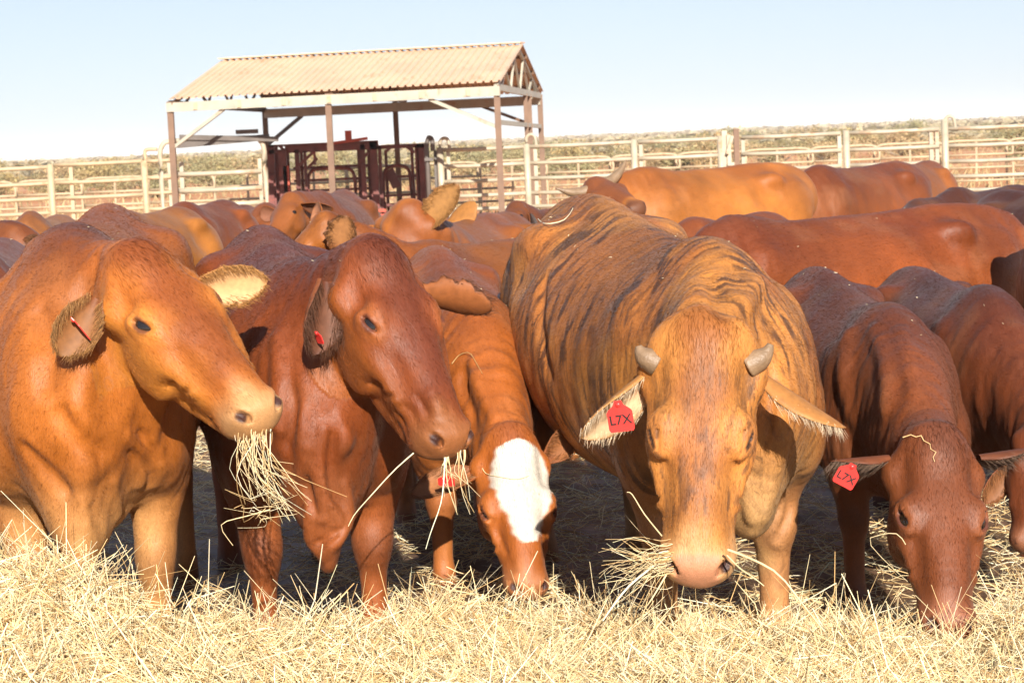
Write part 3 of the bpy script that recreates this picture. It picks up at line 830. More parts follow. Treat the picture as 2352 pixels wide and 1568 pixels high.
# ------------------------------------------------------------------ shed
M['roof'] = plain("sandy_roof_sheet", (.62, .435, .29), 0.5, var=.10, scale=1.2, dirt=((.40, .25, .13), 2.2, .56, .5), spec=.3)
M['beam'] = plain("pale_steel", (.38, .36, .29), 0.5, var=.14, scale=4, dirt=((.34, .18, .09), 3.5, .58, .6))
M['post'] = plain("brown_post_steel", (.15, .085, .05), 0.6, var=.15, scale=5)
M['rail'] = plain("galvanised_rail", (.37, .325, .24), 0.45, var=.2, scale=5, dirt=((.38, .20, .10), 4.0, .57, .75))
M['rail2'] = plain("weathered_rail", (.42, .32, .20), 0.55, var=.2, scale=5, dirt=((.36, .19, .10), 5.0, .56, .7))
M['crush'] = plain("oxide_red_paint", (.13, .032, .026), 0.5, var=.3, scale=6, dirt=((.34, .07, .03), 3.5, .6, .7))
M['darksteel'] = plain("dark_steel", (.10, .085, .075), 0.55, var=.2, scale=6)

G0 = lambda u, d, v=350: np.array((P(u, v, d)[0], d, 0.))
nL, nR = G0(397, 32.8), G0(1147, 31.2)
fL, fR = G0(613, 39.0), G0(1245, 37.2)
lerp = lambda a, b, t: a + (b - a) * t
Zv = np.array((0, 0, 1.))
shed = empty("shed", tuple(lerp(nL, fR, .5)), "open-sided steel shed with a sandy corrugated gable roof on thin posts", "shed")
so = tuple(lerp(nL, fR, .5))
EZ, RZ = 2.40, 3.12
for a in (nL, lerp(nL, nR, .496), nR, fL, lerp(fL, fR, .486), fR):
    top = 2.36 if a[1] < 36 else 2.32
    MB().box(a + Zv * (top / 2 - .05), (.095, .095, top + .1)).build("post", M['post'], shed, so)
along = unit(nR - nL)
MB().bar(nL + Zv * 2.27 + along * -.05 - np.array((0, .055, 0)), nR + Zv * 2.27 + along * .05 - np.array((0, .055, 0)), .05, .145).build("eave_beam", M['beam'], shed, so)
MB().bar(fL + Zv * 2.22 - np.array((0, .06, 0)), fR + Zv * 2.22 - np.array((0, .06, 0)), .05, .17).build("eave_beam", M['beam'], shed, so)
for k in range(7):                                       # cleats on the front beam
    q = lerp(nL, nR, (k + .6) / 7.2)
    MB().box(q + Zv * 2.27 - np.array((0, .095, 0)), (.06, .02, .11)).build("cleat", M['rail2'], shed, so)
# roof sheets with trapezoid ribs
nE, fE = (P(388, 228, 32.72), P(1150, 187, 31.12)), (P(628, 235, 39.7), P(1249, 213, 37.9))
rdg = (P(508, 140, 35.9), P(1201, 103, 34.2))
def roof_sheet(e0, e1, r0, r1, n=44):
    e0, e1, r0, r1 = [np.array(x) for x in (e0, e1, r0, r1)]
    nrm = unit(np.cross(e1 - e0, r0 - e0)); nrm = nrm if nrm[2] > 0 else -nrm
    ts, hs_ = [], []
    for i in range(n):
        for a, h in ((0, 0), (.62, 0), (.70, .03), (.92, .03)):
            ts.append((i + a) / n); hs_.append(h)
    ts.append(1); hs_.append(0)
    V = []
    for t, h in zip(ts, hs_):
        V += [lerp(e0, e1, t) + nrm * h, lerp(r0, r1, t) + nrm * h, lerp(e0, e1, t) + nrm * (h - .006), lerp(r0, r1, t) + nrm * (h - .006)]
    F = []
    for i in range(len(ts) - 1):
        b = i * 4
        F += [(b, b + 4, b + 5, b + 1), (b + 2, b + 3, b + 7, b + 6), (b, b + 2, b + 6, b + 4), (b + 1, b + 5, b + 7, b + 3)]
    return np_mesh("roof_sheet", np.array(V), np.array(F), M['roof'], shed, so, False)
roof_sheet(nE[0], nE[1], rdg[0], rdg[1]); roof_sheet(fE[0], fE[1], rdg[0], rdg[1])
MB().bar(rdg[0] + Zv * .035, rdg[1] + Zv * .035, .26, .02).build("ridge_cap", M['roof'], shed, so)
for t in (.012, .5, .985):                               # trusses
    a = lerp(nE[0], nE[1], t) - Zv * .07; c = lerp(fE[0], fE[1], t) - Zv * .07; r = lerp(rdg[0], rdg[1], t) - Zv * .07
    m = MB(); m.bar(a, c, .05, .05); m.bar(a, r, .05, .05); m.bar(c, r, .05, .05)
    q = (.10, .2, .3, .4, .5, .6, .7, .8, .9)
    tp = lambda s: lerp(a, r, s * 2) if s < .5 else lerp(r, c, s * 2 - 1)
    for k in range(len(q) - 1):
        x0, x1 = q[k], q[k + 1]
        if k % 2 == 0: m.bar(lerp(a, c, x0), tp(x1), .035, .035)
        else: m.bar(tp(x0), lerp(a, c, x1), .035, .035)
    m.build("truss", M['post'] if t < .9 else M['beam'], shed, so)
for k, t in enumerate((.18, .5, .82)):                     # purlins under the sheets
    MB().bar(lerp(nE[0], rdg[0], t) - Zv * .045, lerp(nE[1], rdg[1], t) - Zv * .045, .04, .06).build("purlin", M['post'], shed, so)
    MB().bar(lerp(fE[0], rdg[0], t) - Zv * .045, lerp(fE[1], rdg[1], t) - Zv * .045, .04, .06).build("purlin", M['post'], shed, so)
MB().bar(nL + Zv * 1.62, lerp(nL, nR, .17) + Zv * 2.2, .05, .05).build("brace", M['beam'], shed, so)
MB().bar(nR + Zv * 1.72, lerp(nL, nR, .80) + Zv * 2.2, .05, .05).build("brace", M['beam'], shed, so)
MB().bar(fL + Zv * 1.62, lerp(fL, fR, .14) + Zv * 2.15, .06, .06).build("brace", M['darksteel'], shed, so)
MB().bar(fR + Zv * 1.72, lerp(fL, fR, .80) + Zv * 2.15, .05, .05).build("brace", M['post'], shed, so)
MB().bar(lerp(nR, fR, .02) + Zv * 1.80, lerp(nR, fR, .98) + Zv * 1.75, .05, .07).build("side_rail", M['beam'], shed, so)
for t in (.62, .72):
    MB().box(lerp(nR, fR, t) + Zv * 1.15, (.07, .07, 2.3)).build("stud", M['post'], shed, so)
MB().bar(lerp(nR, fR, .0) + Zv * 2.33, lerp(nR, fR, 1) + Zv * 2.3, .06, .1).build("gable_tie", M['beam'], shed, so)
MB().bar(lerp(nL, fL, .0) + Zv * 2.33, lerp(nL, fL, 1) + Zv * 2.3, .06, .1).build("gable_tie", M['darksteel'], shed, so)

# ------------------------------------------------------------------ yard fence panels
RAILS = (1.41, 1.145, .90, .665, .45, .22)
def panel(a, b, label, mat='rail', posts=(True, False), rails=RAILS, ptop=1.45, uprights=(), loop=False, rr=.032, group="steel rail panels of the yard fence", cat="fence panel", name="fence_panel"):
    a = np.asarray(a, float); b = np.asarray(b, float)
    root = empty(name, tuple(a), label, cat, group); o = tuple(a)
    d = unit(b - a)
    for z in rails:
        MB().tube([a + Zv * z + d * .03, lerp(a, b, .33) + Zv * (z - .008), lerp(a, b, .67) + Zv * (z - .006), b + Zv * z - d * .03], rr, 8).build("rail", M[mat], root, o, True)
    for k, (f, e) in enumerate(((posts[0], a), (posts[1], b))):
        if f: MB().tube([e + Zv * -.1, e + Zv * ptop], .055, 10).build("post", M[mat], root, o, True)
    for t in uprights:
        MB().bar(lerp(a, b, t) + np.array((0, .05, 0)), lerp(a, b, t) + np.array((0, .05, 1.40)), .06, .06).build("upright", M[mat], root, o)
    if loop:
        q = [a + Zv * 1.40, a + Zv * 1.52, a + d * .03 + Zv * 1.58, a + d * .085 + Zv * 1.60, a + d * .14 + Zv * 1.56, a + d * .16 + Zv * 1.40]
        MB().tube(catmull(q, 4), .028, 8).build("latch_loop", M[mat], root, o, True)
    return root
fx_ = lambda u: G0(u, np.interp(u, (-200, 300, 1000, 1700, 2600), (33.5, 33.5, 33.2, 32.6, 31.5)), 330)
panel(fx_(1010), fx_(1209), "rail panel between the crush and the shed's right front post", posts=(True, False), uprights=(.09,), loop=True)
panel(fx_(1209), fx_(1456), "rail panel right of the shed with a hooked latch at its left post", posts=(True, True), uprights=(.08,), loop=True)
panel(fx_(1462), fx_(1655), "rail panel behind the horned steer's head", posts=(False, True), uprights=(.05,))
panel(fx_(1700), fx_(1936), "rail panel right of the rusty gate post above the red cow's back", posts=(False, False), uprights=(.03, .97))
panel(fx_(1944), fx_(2162), "rail panel with double stub uprights left of the tallest fence post", posts=(True, False), uprights=(.90, .96))
panel(fx_(2171), fx_(2420), "rail panel at the right end of the fence beside the looped tall post", posts=(True, True), ptop=1.56, loop=True)
panel(fx_(-330), fx_(-66), "rail panel out beyond the left edge", posts=(True, True), mat="rail2")
panel(fx_(2428), fx_(2700), "rail panel out beyond the right edge", posts=(False, True))
panel(fx_(-60), fx_(112), "rail panel cropped by the left edge of the photo", posts=(False, True), mat='rail2')
panel(fx_(118), fx_(328), "rail panel between the two square posts at the left", posts=(False, True), mat='rail2', uprights=(.19,), rails=(1.44, 1.15, .90, .68, .45, .22))
panel(fx_(328), fx_(395), "short rusty rail panel beside the looped gate post", posts=(False, False), mat='rail2', rails=(1.44, 1.17, .92, .66))
# gate joint posts at the right
g = empty("gate_post", tuple(fx_(1676)), "pair of gate posts with a steel wedge latch", "gate post"); o_ = tuple(fx_(1676))
for k, (u, h, m_) in enumerate(((1664, 1.53, 'rail'), (1673, 1.46, 'rail'), (1690, 1.55, 'post'))):
    MB().box(fx_(u) + Zv * (h / 2) - np.array((0, .04 * k, 0)), (.085 - .02 * (k == 1), .085, h)).build("post", M[m_], g, o_)
MB().bar(fx_(1668) + np.array((0, -.12, 1.16)), fx_(1681) + np.array((0, -.12, 1.44)), .05, .05).build("latch_bar", M['rail'], g, o_)
MB().bar(fx_(1668) + np.array((0, -.1, 1.0)), fx_(1684) + np.array((0, -.1, 1.0)), .04, .05).build("hinge", M['rail'], g, o_)
# tall hoop gateway at the left with a swung gate below
gw = empty("hoop_gateway", tuple(fx_(368)), "tall pipe hoop gateway with rounded corners left of the shed", "gateway"); o_ = tuple(fx_(368))
a, b = fx_(366), fx_(606)
MB().tube(np.vstack([[a], catmull([a + Zv * 1.0, a + Zv * 1.5, a + Zv * 1.68 + np.array((.05, 0, 0)), a + Zv * 1.74 + np.array((.2, 0, 0)), lerp(a, b, .5) + Zv * 1.74, b + Zv * 1.74 - np.array((.2, 0, 0)), b + Zv * 1.68 - np.array((.05, 0, 0)), b + Zv * 1.5, b + Zv * 1.0], 4), [b]]), .042, 10).build("hoop", M['rail'], gw, o_, True)
MB().tube(catmull([fx_(331) + Zv * 1.2, fx_(331) + Zv * 1.55, fx_(337) + Zv * 1.62, fx_(360) + Zv * 1.62], 4), .03, 8).build("stay", M['rail2'], gw, o_, True)
MB().bar(a + np.array((.35, -.1, 1.80)), b + np.array((.25, -.1, 1.70)), .05, .08).build("track_beam", M['darksteel'], gw, o_)
MB().bar(a + np.array((.30, -.05, 1.67)), b + np.array((.1, -.05, 1.74)), .05, .10).build("track_beam", M['darksteel'], gw, o_)
MB().box(b + np.array((-.25, -.1, 1.84)), (.36, .06, .07)).build("roller_cover", M['darksteel'], gw, o_)
sg_ = panel(fx_(385), fx_(600), "sliding rail gate under the hoop, shaded by the shed roof", posts=(False, False), rails=(1.20, .93, .69, .50, .30), uprights=(.0, .13, .97), name="yard_gate", cat="gate", group=None, rr=.04)

# second, lower row of round-cornered portable panels beyond
row = None
for k in range(21):
    u0 = -424 + k * 152
    a, b = G0(u0, 41.5), G0(u0 + 148, 41.2)
    if row is None:
        row = empty("portable_panel", tuple(a)); 
        w = np.linalg.norm(b - a); q = np.array((w, 0, 0))
        MB().tube(np.vstack([[(0, 0, 0)], catmull([(0, 0, .5), (0, 0, .95), (.07, 0, 1.08), (.25, 0, 1.12), (w / 2, 0, 1.12), (w - .25, 0, 1.12), (w - .07, 0, 1.08), (w, 0, .95), (w, 0, .5)], 4), [(w, 0, 0)]]), .028, 8).build("frame", M['rail2'], row, None, True)
        for z in (.84, .58, .32): MB().tube([(0, 0, z), (w, 0, z)], .024, 8).build("rail", M['rail2'], row, None, True)
        MB().bar((w * .5, 0, .3), (w * .5, 0, 1.11), .04, .04).build("stay", M['rail2'], row)
        r = row
    else:
        r = row.copy(); scene.collection.objects.link(r)
        for ch in list(row.children):
            c = ch.copy(); scene.collection.objects.link(c); c.parent = r
    r.location = tuple(a); r.rotation_euler = (0, 0, math.atan2(b[1] - a[1], b[0] - a[0]) + rng.normal() * .006)
    tag(r, "low round-cornered portable panel in the second row beyond the yard fence", "fence panel", "round-cornered panels in the far row")

# ------------------------------------------------------------------ cattle crush
cr = empty("cattle_crush", tuple(G0(800, 35.3)), "dark red steel cattle crush standing under the shed roof", "cattle crush"); o_ = tuple(G0(800, 35.3))
cx = lambda u, dy=0.: G0(u, 35.3 + dy)
cu = lambda u: cx(u)[0]
def upr(u, h, w=.07, dy=0., m='crush', n="upright", z0=0):
    MB().box(cx(u, dy) + Zv * ((h + z0) / 2), (w, .07, h - z0)).build(n, M[m], cr, o_)
for u, h, w, dy in ((622, 1.62, .12, 0), (634, 1.58, .07, .25), (648, 1.50, .14, -.1), (660, 1.46, .06, .5), (682, 1.52, .08, 0), (692, 1.50, .05, .6), (700, 1.5, .05, 0), (824, 1.52, .06, .5), (833, 1.56, .08, 0), (846, 1.54, .05, .6), (858, 1.60, .13, 0), (872, 1.52, .06, 0), (886, 1.45, .05, .5), (946, 1.5, .05, .5), (957, 1.5, .06, 0), (966, 1.53, .12, 0), (976, 1.52, .06, .3)):
    upr(u, h, w, dy)
for u0, u1, z, h in ((618, 985, 1.50, .07), (655, 870, 1.56, .05), (618, 870, 1.60, .04)):
    MB().bar(cx(u0) + Zv * z, cx(u1) + Zv * z, .07, h).build("top_beam", M['crush'], cr, o_)
for z in (1.20, .98, .80, .66, .5, .3):
    MB().bar(cx(672, .3) + Zv * z, cx(850, .3) + Zv * z, .04, .045).build("side_bar", M['crush'], cr, o_)
    if z != 1.2 and z != .8: MB().bar(cx(865, .3) + Zv * z, cx(980, .3) + Zv * z, .04, .045).build("side_bar", M['crush'], cr, o_)
def hoop(u0, u1, zt, zb=.2, dy=.1):
    a, b = cx(u0, dy), cx(u1, dy)
    MB().tube(catmull([a + Zv * zb, a + Zv * (zt - .25), a + Zv * (zt - .05) + np.array((.05, 0, 0)), a + Zv * zt + np.array((.2, 0, 0)), b + Zv * zt - np.array((.2, 0, 0)), b + Zv * (zt - .05) - np.array((.05, 0, 0)), b + Zv * (zt - .25), b + Zv * zb], 4), .03, 8).build("hoop_gate", M['crush'], cr, o_, True)
hoop(704, 812, 1.17); hoop(878, 940, 1.17)
for u0, z0, u1, z1 in ((684, 1.24, 722, 1.48), (706, 1.2, 728, 1.36), (822, 1.24, 846, 1.42), (884, 1.40, 902, 1.52), (930, 1.52, 952, 1.38), (642, 1.6, 662, 1.45)):
    MB().bar(cx(u0, -.05) + Zv * z0, cx(u1, -.05) + Zv * z1, .04, .05).build("corner_brace", M['crush'], cr, o_)
MB().bar(cx(722, -.08) + Zv * 1.24, cx(722, -.08) + Zv * 1.48, .04, .04).build("hanger", M['crush'], cr, o_)
M['redpaint'] = plain("red_lever_paint", (.40, .06, .03), 0.5, var=.2, scale=8)
MB().bar(cx(765, -.1) + Zv * 1.60, cx(846, -.1) + Zv * 1.66, .05, .05).build("lever", M['redpaint'], cr, o_)
MB().box(cx(802, -.1) + Zv * 1.72, (.11, .09, .17)).build("lever_weight", M['redpaint'], cr, o_)
for u, h in ((618, 1.1), (655, 1.25), (860, 1.3)):
    MB().box(cx(u, -.12) + Zv * (h / 2), (.10, .03, h)).build("guard_plate", M['redpaint'] if u == 655 else M['crush'], cr, o_)
for z in (.34, .42):
    MB().bar(cx(690, -.15) + Zv * z, cx(880, -.15) + Zv * z, .04, .05).build("floor_rail", M['redpaint'], cr, o_)
MB().box(cx(900, .3) + Zv * .95, (.16, .05, .34), np.array(((.92, 0, .38), (0, 1, 0), (-.38, 0, .92)))).build("chin_bar", M['crush'], cr, o_)
ph = empty("gate_stop", tuple(fx_(986)), "grey pipe post with a rounded top beside the crush", "post"); o_ = tuple(fx_(986))
a = fx_(980); b = fx_(993)
MB().tube(np.vstack([[a], catmull([a + Zv * 1.2, a + Zv * 1.5, a + Zv * 1.60 + np.array((.03, 0, 0)), lerp(a, b, .5) + Zv * 1.62, b + Zv * 1.58, b + Zv * 1.4], 4)]), .038, 8).build("pipe", M['darksteel'], ph, o_, True)
MB().box(fx_(984) + np.array((0, -.05, 1.27)), (.14, .06, .05)).build("collar", M['darksteel'], ph, o_)
for u in (998, 1004): MB().box(fx_(u) + np.array((0, .1, .7)), (.05, .05, 1.4)).build("stub_post", M['darksteel'], ph, o_)

# ------------------------------------------------------------------ bushes and scrub
M['leaf'] = tint_material("dry_leaves", 0.7, 0.3, 3.0, 0.2, 0.25)
M['twig'] = plain("grey_twigs", (.24, .18, .12), 0.8, var=.2, scale=10)
def bush_data(w, h, n, seed, cols, lsz=.06):
    r = np.random.default_rng(seed)
    nb = 9
    lob = np.stack([r.normal(size=nb) * w * .30, r.normal(size=nb) * w * .22, h * r.uniform(.25, .80, nb)], 1)
    rad = w * r.uniform(.14, .28, nb)
    k = r.integers(0, nb, n)
    dirv = r.normal(size=(n, 3)); dirv /= np.linalg.norm(dirv, axis=1)[:, None]
    c = lob[k] + dirv * (rad[k] * r.uniform(.35, 1.08, n))[:, None] * np.array((1, 1, .8))
    c[:, 2] = np.maximum(c[:, 2], .03)
    a = r.normal(size=(n, 3)); a /= np.linalg.norm(a, axis=1)[:, None]
    b = np.cross(a, r.normal(size=(n, 3))); b /= np.linalg.norm(b, axis=1)[:, None]
    s = lsz * r.uniform(.5, 1.5, n)[:, None]
    V = np.stack([c - a * s, c - b * s * .45, c + a * s, c + b * s * .45], 1).reshape(-1, 3)
    F = np.arange(4 * n).reshape(-1, 4)
    base = np.asarray(cols, float)[r.integers(0, len(cols), nb)][k] * r.uniform(.7, 1.3, n)[:, None]
    paths = []
    for i in range(nb):
        p = lob[i]; t = np.linspace(0, 1, 5)[:, None]
        paths.append(np.array((0, 0, 0)) * (1 - t) + p * t + r.normal(size=(5, 3)) * .04 * w * t)
    return V, F, np.repeat(base, 4, 0), np.array(paths), w
OL = [(.33, .27, .12), (.40, .31, .14), (.27, .23, .11), (.43, .33, .17)]
TN = [(.45, .32, .17), (.40, .28, .14), (.36, .27, .14)]
GN = [(.30, .27, .14), (.36, .31, .16), (.26, .24, .13)]
protos = []
def make_bush(name, w, h, n, seed, cols, lsz):
    V, F, c, paths, _ = bush_data(w, h, n, seed, cols, lsz)
    root = empty(name, (0, 0, 0))
    np_mesh("foliage", V, F, M['leaf'], root, None, False, {"tint": c})
    tv, tf, _ = strand_mesh(paths, np.linspace(.02, .006, 5)[None].repeat(len(paths), 0) * w, 5)
    np_mesh("stems", tv, tf, M['twig'], root)
    return root
def dup(o):
    r = o.copy(); scene.collection.objects.link(r)
    for ch in o.children:
        c = ch.copy(); scene.collection.objects.link(c); c.parent = r
    return r
kinds = [("olive", OL), ("tan", TN), ("green", GN), ("olive", OL), ("green", GN)]
lab = {"olive": "olive-yellow dry shrub on the red sand beyond the yard panels", "tan": "tan leafless-looking shrub on the red sand beyond the yard panels", "green": "grey-green rounded shrub on the red sand beyond the yard panels"}
first = {}
brng = np.random.default_rng(21)
for i in range(150):
    kd, cols = kinds[i % 5]
    key = i % 5
    if key not in first: first[key] = make_bush("shrub", 2.2, 1.15, 1500, 50 + key, cols, .055); r = first[key]
    else: r = dup(first[key])
    y = (75 if i % 11 else 52) + 130 * brng.random() ** 1.25
    x = (brng.random() * 1.08 - .54) * y * .52 + .25
    s = brng.uniform(.6, 1.25) * (1 + max(y - 70, 0) / 220)
    r.location = (x, y, float(ground_z(x, y)) - .02); r.scale = (s * brng.uniform(.9, 1.4), s, s * brng.uniform(.7, 1.05)); r.rotation_euler = (0, 0, brng.uniform(0, 6.28))
    tag(r, lab[kd], "shrub", {"olive": "olive shrubs on the plain", "tan": "tan shrubs on the plain", "green": "grey-green shrubs on the plain"}[kd])
tb = make_bush("shrub", 3.6, 2.3, 1700, 90, TN, .08)
p = P(1622, 420, 60); tb.location = (p[0], 60, 0); tb.scale = (.42, .42, .72)
tag(tb, "tall feathery tan bush rising above the fence right of centre", "shrub")
# far scrub, one mass to the horizon
n = 7400
yy = 150 * (1600 / 150) ** brng.random(n); xx = (brng.random(n) - .5) * yy * .88
VV, FF, CC = [], [], []
q = 0
cols = np.array([(.38, .32, .205), (.41, .34, .21), (.36, .31, .20), (.42, .345, .22)])
for i in range(n):
    m = 16
    s = brng.uniform(.7, 1.6) * (1 + yy[i] / 900)
    c = np.array((xx[i], yy[i], ground_z(xx[i], yy[i]))) + brng.normal(size=(m, 3)) * np.array((.9, .9, .11)) * s + np.array((0, 0, .22 * s))
    a = brng.normal(size=(m, 3)) * np.array((.4, .4, .16)) * s; b = brng.normal(size=(m, 3)) * np.array((.35, .35, .15)) * s
    VV.append(np.stack([c - a, c - b, c + a, c + b], 1).reshape(-1, 3)); FF.append(np.arange(4 * m).reshape(-1, 4) + q); q += 4 * m
    CC.append(np.repeat(cols[brng.integers(0, 4)][None] * brng.uniform(.8, 1.2), 4 * m, 0))
tag(np_mesh("far_scrub", np.concatenate(VV), np.concatenate(FF), M['leaf'], None, None, False, {"tint": np.concatenate(CC)}), "pale dry scrub covering the plain to the horizon", "scrub", kind="stuff")
# dry grass tufts on the plain just beyond the panels
n = 9000
yy = 43 + 70 * brng.random(n) ** 1.5; xx = (brng.random(n) - .5) * yy * .62
r0 = np.stack([xx, yy, ground_z(xx, yy)], 1)
cl = (np.sin(xx * .9) * np.sin(yy * .5) + brng.normal(size=n) * .5) > .0
r0 = r0[cl]; n = len(r0)
dr = brng.normal(size=(n, 3)) * .5; dr[:, 2] = np.abs(dr[:, 2]) + .5
t = np.linspace(0, 1, 3)
gv, gf, sid = strand_mesh(r0[:, None] + dr[:, None] * t[None, :, None] * brng.uniform(.15, .4, n)[:, None, None], np.array((.02, .014, .003))[None].repeat(n, 0))
gc = np.array((.50, .38, .20))[None] * brng.uniform(.7, 1.2, n)[:, None]
tag(np_mesh("dry_grass", gv, gf, M['leaf'], None, None, False, {"tint": gc[sid]}), "sparse dry grass on the red sand outside the yard", "grass", kind="stuff")

M['haze'] = bpy.data.materials.new("thin_dust_haze"); M['haze'].use_nodes = True
hn = M['haze'].node_tree; hn.nodes.remove(hn.nodes["Principled BSDF"])
pv = hn.nodes.new("ShaderNodeVolumePrincipled"); pv.inputs["Color"].default_value = (.95, .93, .90, 1); pv.inputs["Density"].default_value = 0.00025; pv.inputs["Anisotropy"].default_value = -0.25
hn.links.new(pv.outputs[0], hn.nodes["Material Output"].inputs["Volume"])
tag(MB().box((0, 3985, 5.0), (12400, 8100, 14.0)).build("haze", M['haze']), "thin pale dust haze over the whole plain", "haze", kind="stuff")
# ------------------------------------------------------------------ cattle
FV = 0.0075
def dist_mask(h, c, r):
    return np.linalg.norm((h - np.asarray(c)) / np.asarray(r), axis=1)

RED = np.array((.235, .062, .016)); TAN = np.array((.36, .135, .032)); DKRED = np.array((.135, .034, .012))

SA = [('u', .020, .035, [(172, 1085), (198, 1165), (232, 1228)]), ('u', .018, .03, [(262, 1105), (268, 1180), (256, 1232)]), ('s', .010, .03, [(212, 1165), (232, 1205), (243, 1235)]),
      ('u', .022, .06, [(196, 840), (178, 930), (188, 1010), (200, 1080)]), ('s', .014, .05, [(140, 955), (182, 1010), (236, 1040)]), ('s', .012, .04, [(58, 1030), (100, 1078), (150, 1125)]),
      ('u', .014, .03, [(292, 1000), (330, 1060), (322, 1110)]), ('s', .009, .025, [(300, 1040), (345, 1078), (352, 1110)]), ('u', .012, .025, [(345, 1010), (368, 1060), (352, 1110)]), ('s', .007, .02, [(318, 990), (348, 1030), (372, 1060)]),
      ('s', .016, .06, [(90, 720), (110, 800), (105, 880)]), ('s', .012, .05, [(215, 600), (190, 680), (180, 740)])]
SB = [('u', 0.0286, 0.0270, [(742, 985), (734, 1060), (744, 1130), (738, 1185)]), ('u', 0.0260, 0.0225, [(778, 960), (790, 1010), (778, 1042)]), ('u', 0.0260, 0.0225, [(712, 1170), (718, 1230), (735, 1272)]),
      ('u', 0.0234, 0.0198, [(792, 1110), (798, 1180), (772, 1238), (745, 1276)]), ('s', 0.0121, 0.0180, [(764, 1000), (758, 1080), (766, 1150)]), ('s', 0.0110, 0.0180, [(730, 1245), (757, 1236), (782, 1212)]), ('s', 0.0110, 0.0180, [(705, 1090), (712, 1140), (725, 1180)]),
      ('u', 0.0208, 0.0270, [(690, 940), (700, 1020), (692, 1090)]), ('s', 0.0132, 0.0360, [(660, 860), (668, 940), (660, 1020)]), ('u', 0.0234, 0.0360, [(640, 780), (650, 880), (640, 980)]), ('u', 0.0156, 0.0198, [(745, 1190), (775, 1195), (760, 1160)]),
      ('s', 0.0066, 0.0126, [(905, 945), (925, 965), (935, 1000)]), ('s', 0.0066, 0.0126, [(925, 930), (945, 945), (958, 975)]), ('s', 0.0066, 0.0126, [(955, 905), (975, 935), (985, 960)]), ('u', 0.0130, 0.0180, [(990, 900), (1005, 930), (1012, 950)])]
SC = [('u', .018, .04, [(1085, 830), (1108, 900), (1138, 960)]), ('s', .012, .04, [(1060, 860), (1075, 930), (1090, 985)]), ('s', .006, .015, [(1125, 1190), (1145, 1225), (1165, 1270)])]
SD = [('u', .030, .06, [(1728, 590), (1732, 650), (1705, 700)]), ('s', 0.0110, 0.0550, [(1628, 630), (1650, 680), (1660, 715)]), ('s', 0.0070, 0.0440, [(1762, 840), (1772, 940), (1758, 1050)]), ('u', .022, .05, [(1800, 900), (1790, 1000), (1768, 1090), (1752, 1180)]),
      ('s', 0.0060, 0.0330, [(1835, 1090), (1815, 1160), (1790, 1230)]), ('u', .016, .03, [(1715, 1110), (1725, 1190), (1718, 1270)]), ('s', 0.0070, 0.0550, [(1250, 640), (1240, 760), (1262, 860)]), ('s', 0.0060, 0.0550, [(1480, 880), (1490, 960)])]
SE = [('u', .010, .06, [(2015, 760), (2037, 850), (2035, 940)]), ('u', .010, .06, [(1950, 770), (1942, 860), (1955, 950)]), ('u', .010, .05, [(2070, 760), (2085, 830), (2100, 900)])]
# A: orange-red cow at the left
rootA, HdA, earsA, orgA = build_cow(
    "orange-red cow at far left with an upright face and hay hanging from its mouth", "cow", XY(168, 530, 5.55), XY(262, 475, 7.05), 1.06,
    P(334, 590, 5.08), P(612, 916, 4.83), (.46, -.75, .39), FV, col=(.31, .092, .013), mid=(.175, .042, .009), EW=.106, ED=-.054, eL=.165, fur=85000, strokes=SA, dip=.04, hump=.35, bris=.9, dewlap=.75, eyes=True, detail=True, squint=.32,
    pale=(.50, .27, .10), dark=(.07, .018, .009), muzzle=(.36, .20, .085), face=(.37, .14, .020), poll=.9, leg=.88,
    ears=[dict(sg=1, axis=(-.50, -.35, -.80), opn=(.35, -.93, .05), ln=.17, wd=.135, cup=1.25, outer=(.30, .10, .025), inner=(.21, .088, .028), rim=(.16, .07, .02), fringe=1100, fcol=(.36, .18, .06), bl=-.005, bd=-.095, off=(-.005, -.01, .0), wav=.03, flen=.020),
          dict(sg=-1, bl=.062, bd=-.122, axis=(.95, .05, .06), opn=(.05, -.93, -.28), ln=.185, wd=.125, cup=.95, outer=(.34, .14, .035), inner=(.56, .33, .15), rim=(.33, .15, .045), fringe=900, fcol=(.44, .22, .065), wav=.06, flen=.020)])
tag_part(earsA[0], orgA, ear_at(earsA[0], .52, -.004, .030), (.34, -.92, -.05), (-.58, -.1, .80), .05, .070)

# B: dark red cow
rootB, HdB, earsB, orgB = build_cow(
    "dark red-brown cow second from left chewing hay with a long straw trailing from its lips", "cow", XY(690, 600, 5.8), XY(585, 510, 7.35), .98,
    P(888, 590, 5.34), P(1066, 990, 5.10), (.54, -.75, .26), FV, col=(.165, .038, .008), mid=(.095, .021, .008), EW=.104, ED=-.048, eL=.175, fur=85000, strokes=SB, hump=.3, dip=.07, bris=1.0, dewlap=1.1, eyes=True, detail=True, squint=.5,
    pale=(.26, .075, .02), dark=(.065, .022, .014), muzzle=(.23, .085, .028), face=(.215, .060, .010), poll=1.0, leg=1.0,
    ears=[dict(sg=1, bl=-.005, bd=-.10, axis=(-.16, -.25, -1.0), opn=(.66, -.72, .05), ln=.195, wd=.165, cup=1.5, outer=(.21, .062, .018), inner=(.12, .045, .022), rim=(.085, .03, .018), fringe=800, fcol=(.12, .05, .025), wav=.04, off=(-.02, -.01, .0)),
          dict(sg=-1, bl=.062, bd=-.122, axis=(.95, -.10, -.20), opn=(.0, .72, .60), ln=.205, wd=.135, cup=1.0, outer=(.26, .085, .025), inner=(.18, .07, .03), rim=(.10, .035, .018), fringe=900, fcol=(.14, .055, .025), wav=.10)])
tag_part(earsB[0], orgB, ear_at(earsB[0], .78, .01, .03), (.5, -.8, 0), (-.35, -.1, .92), .035, .035)

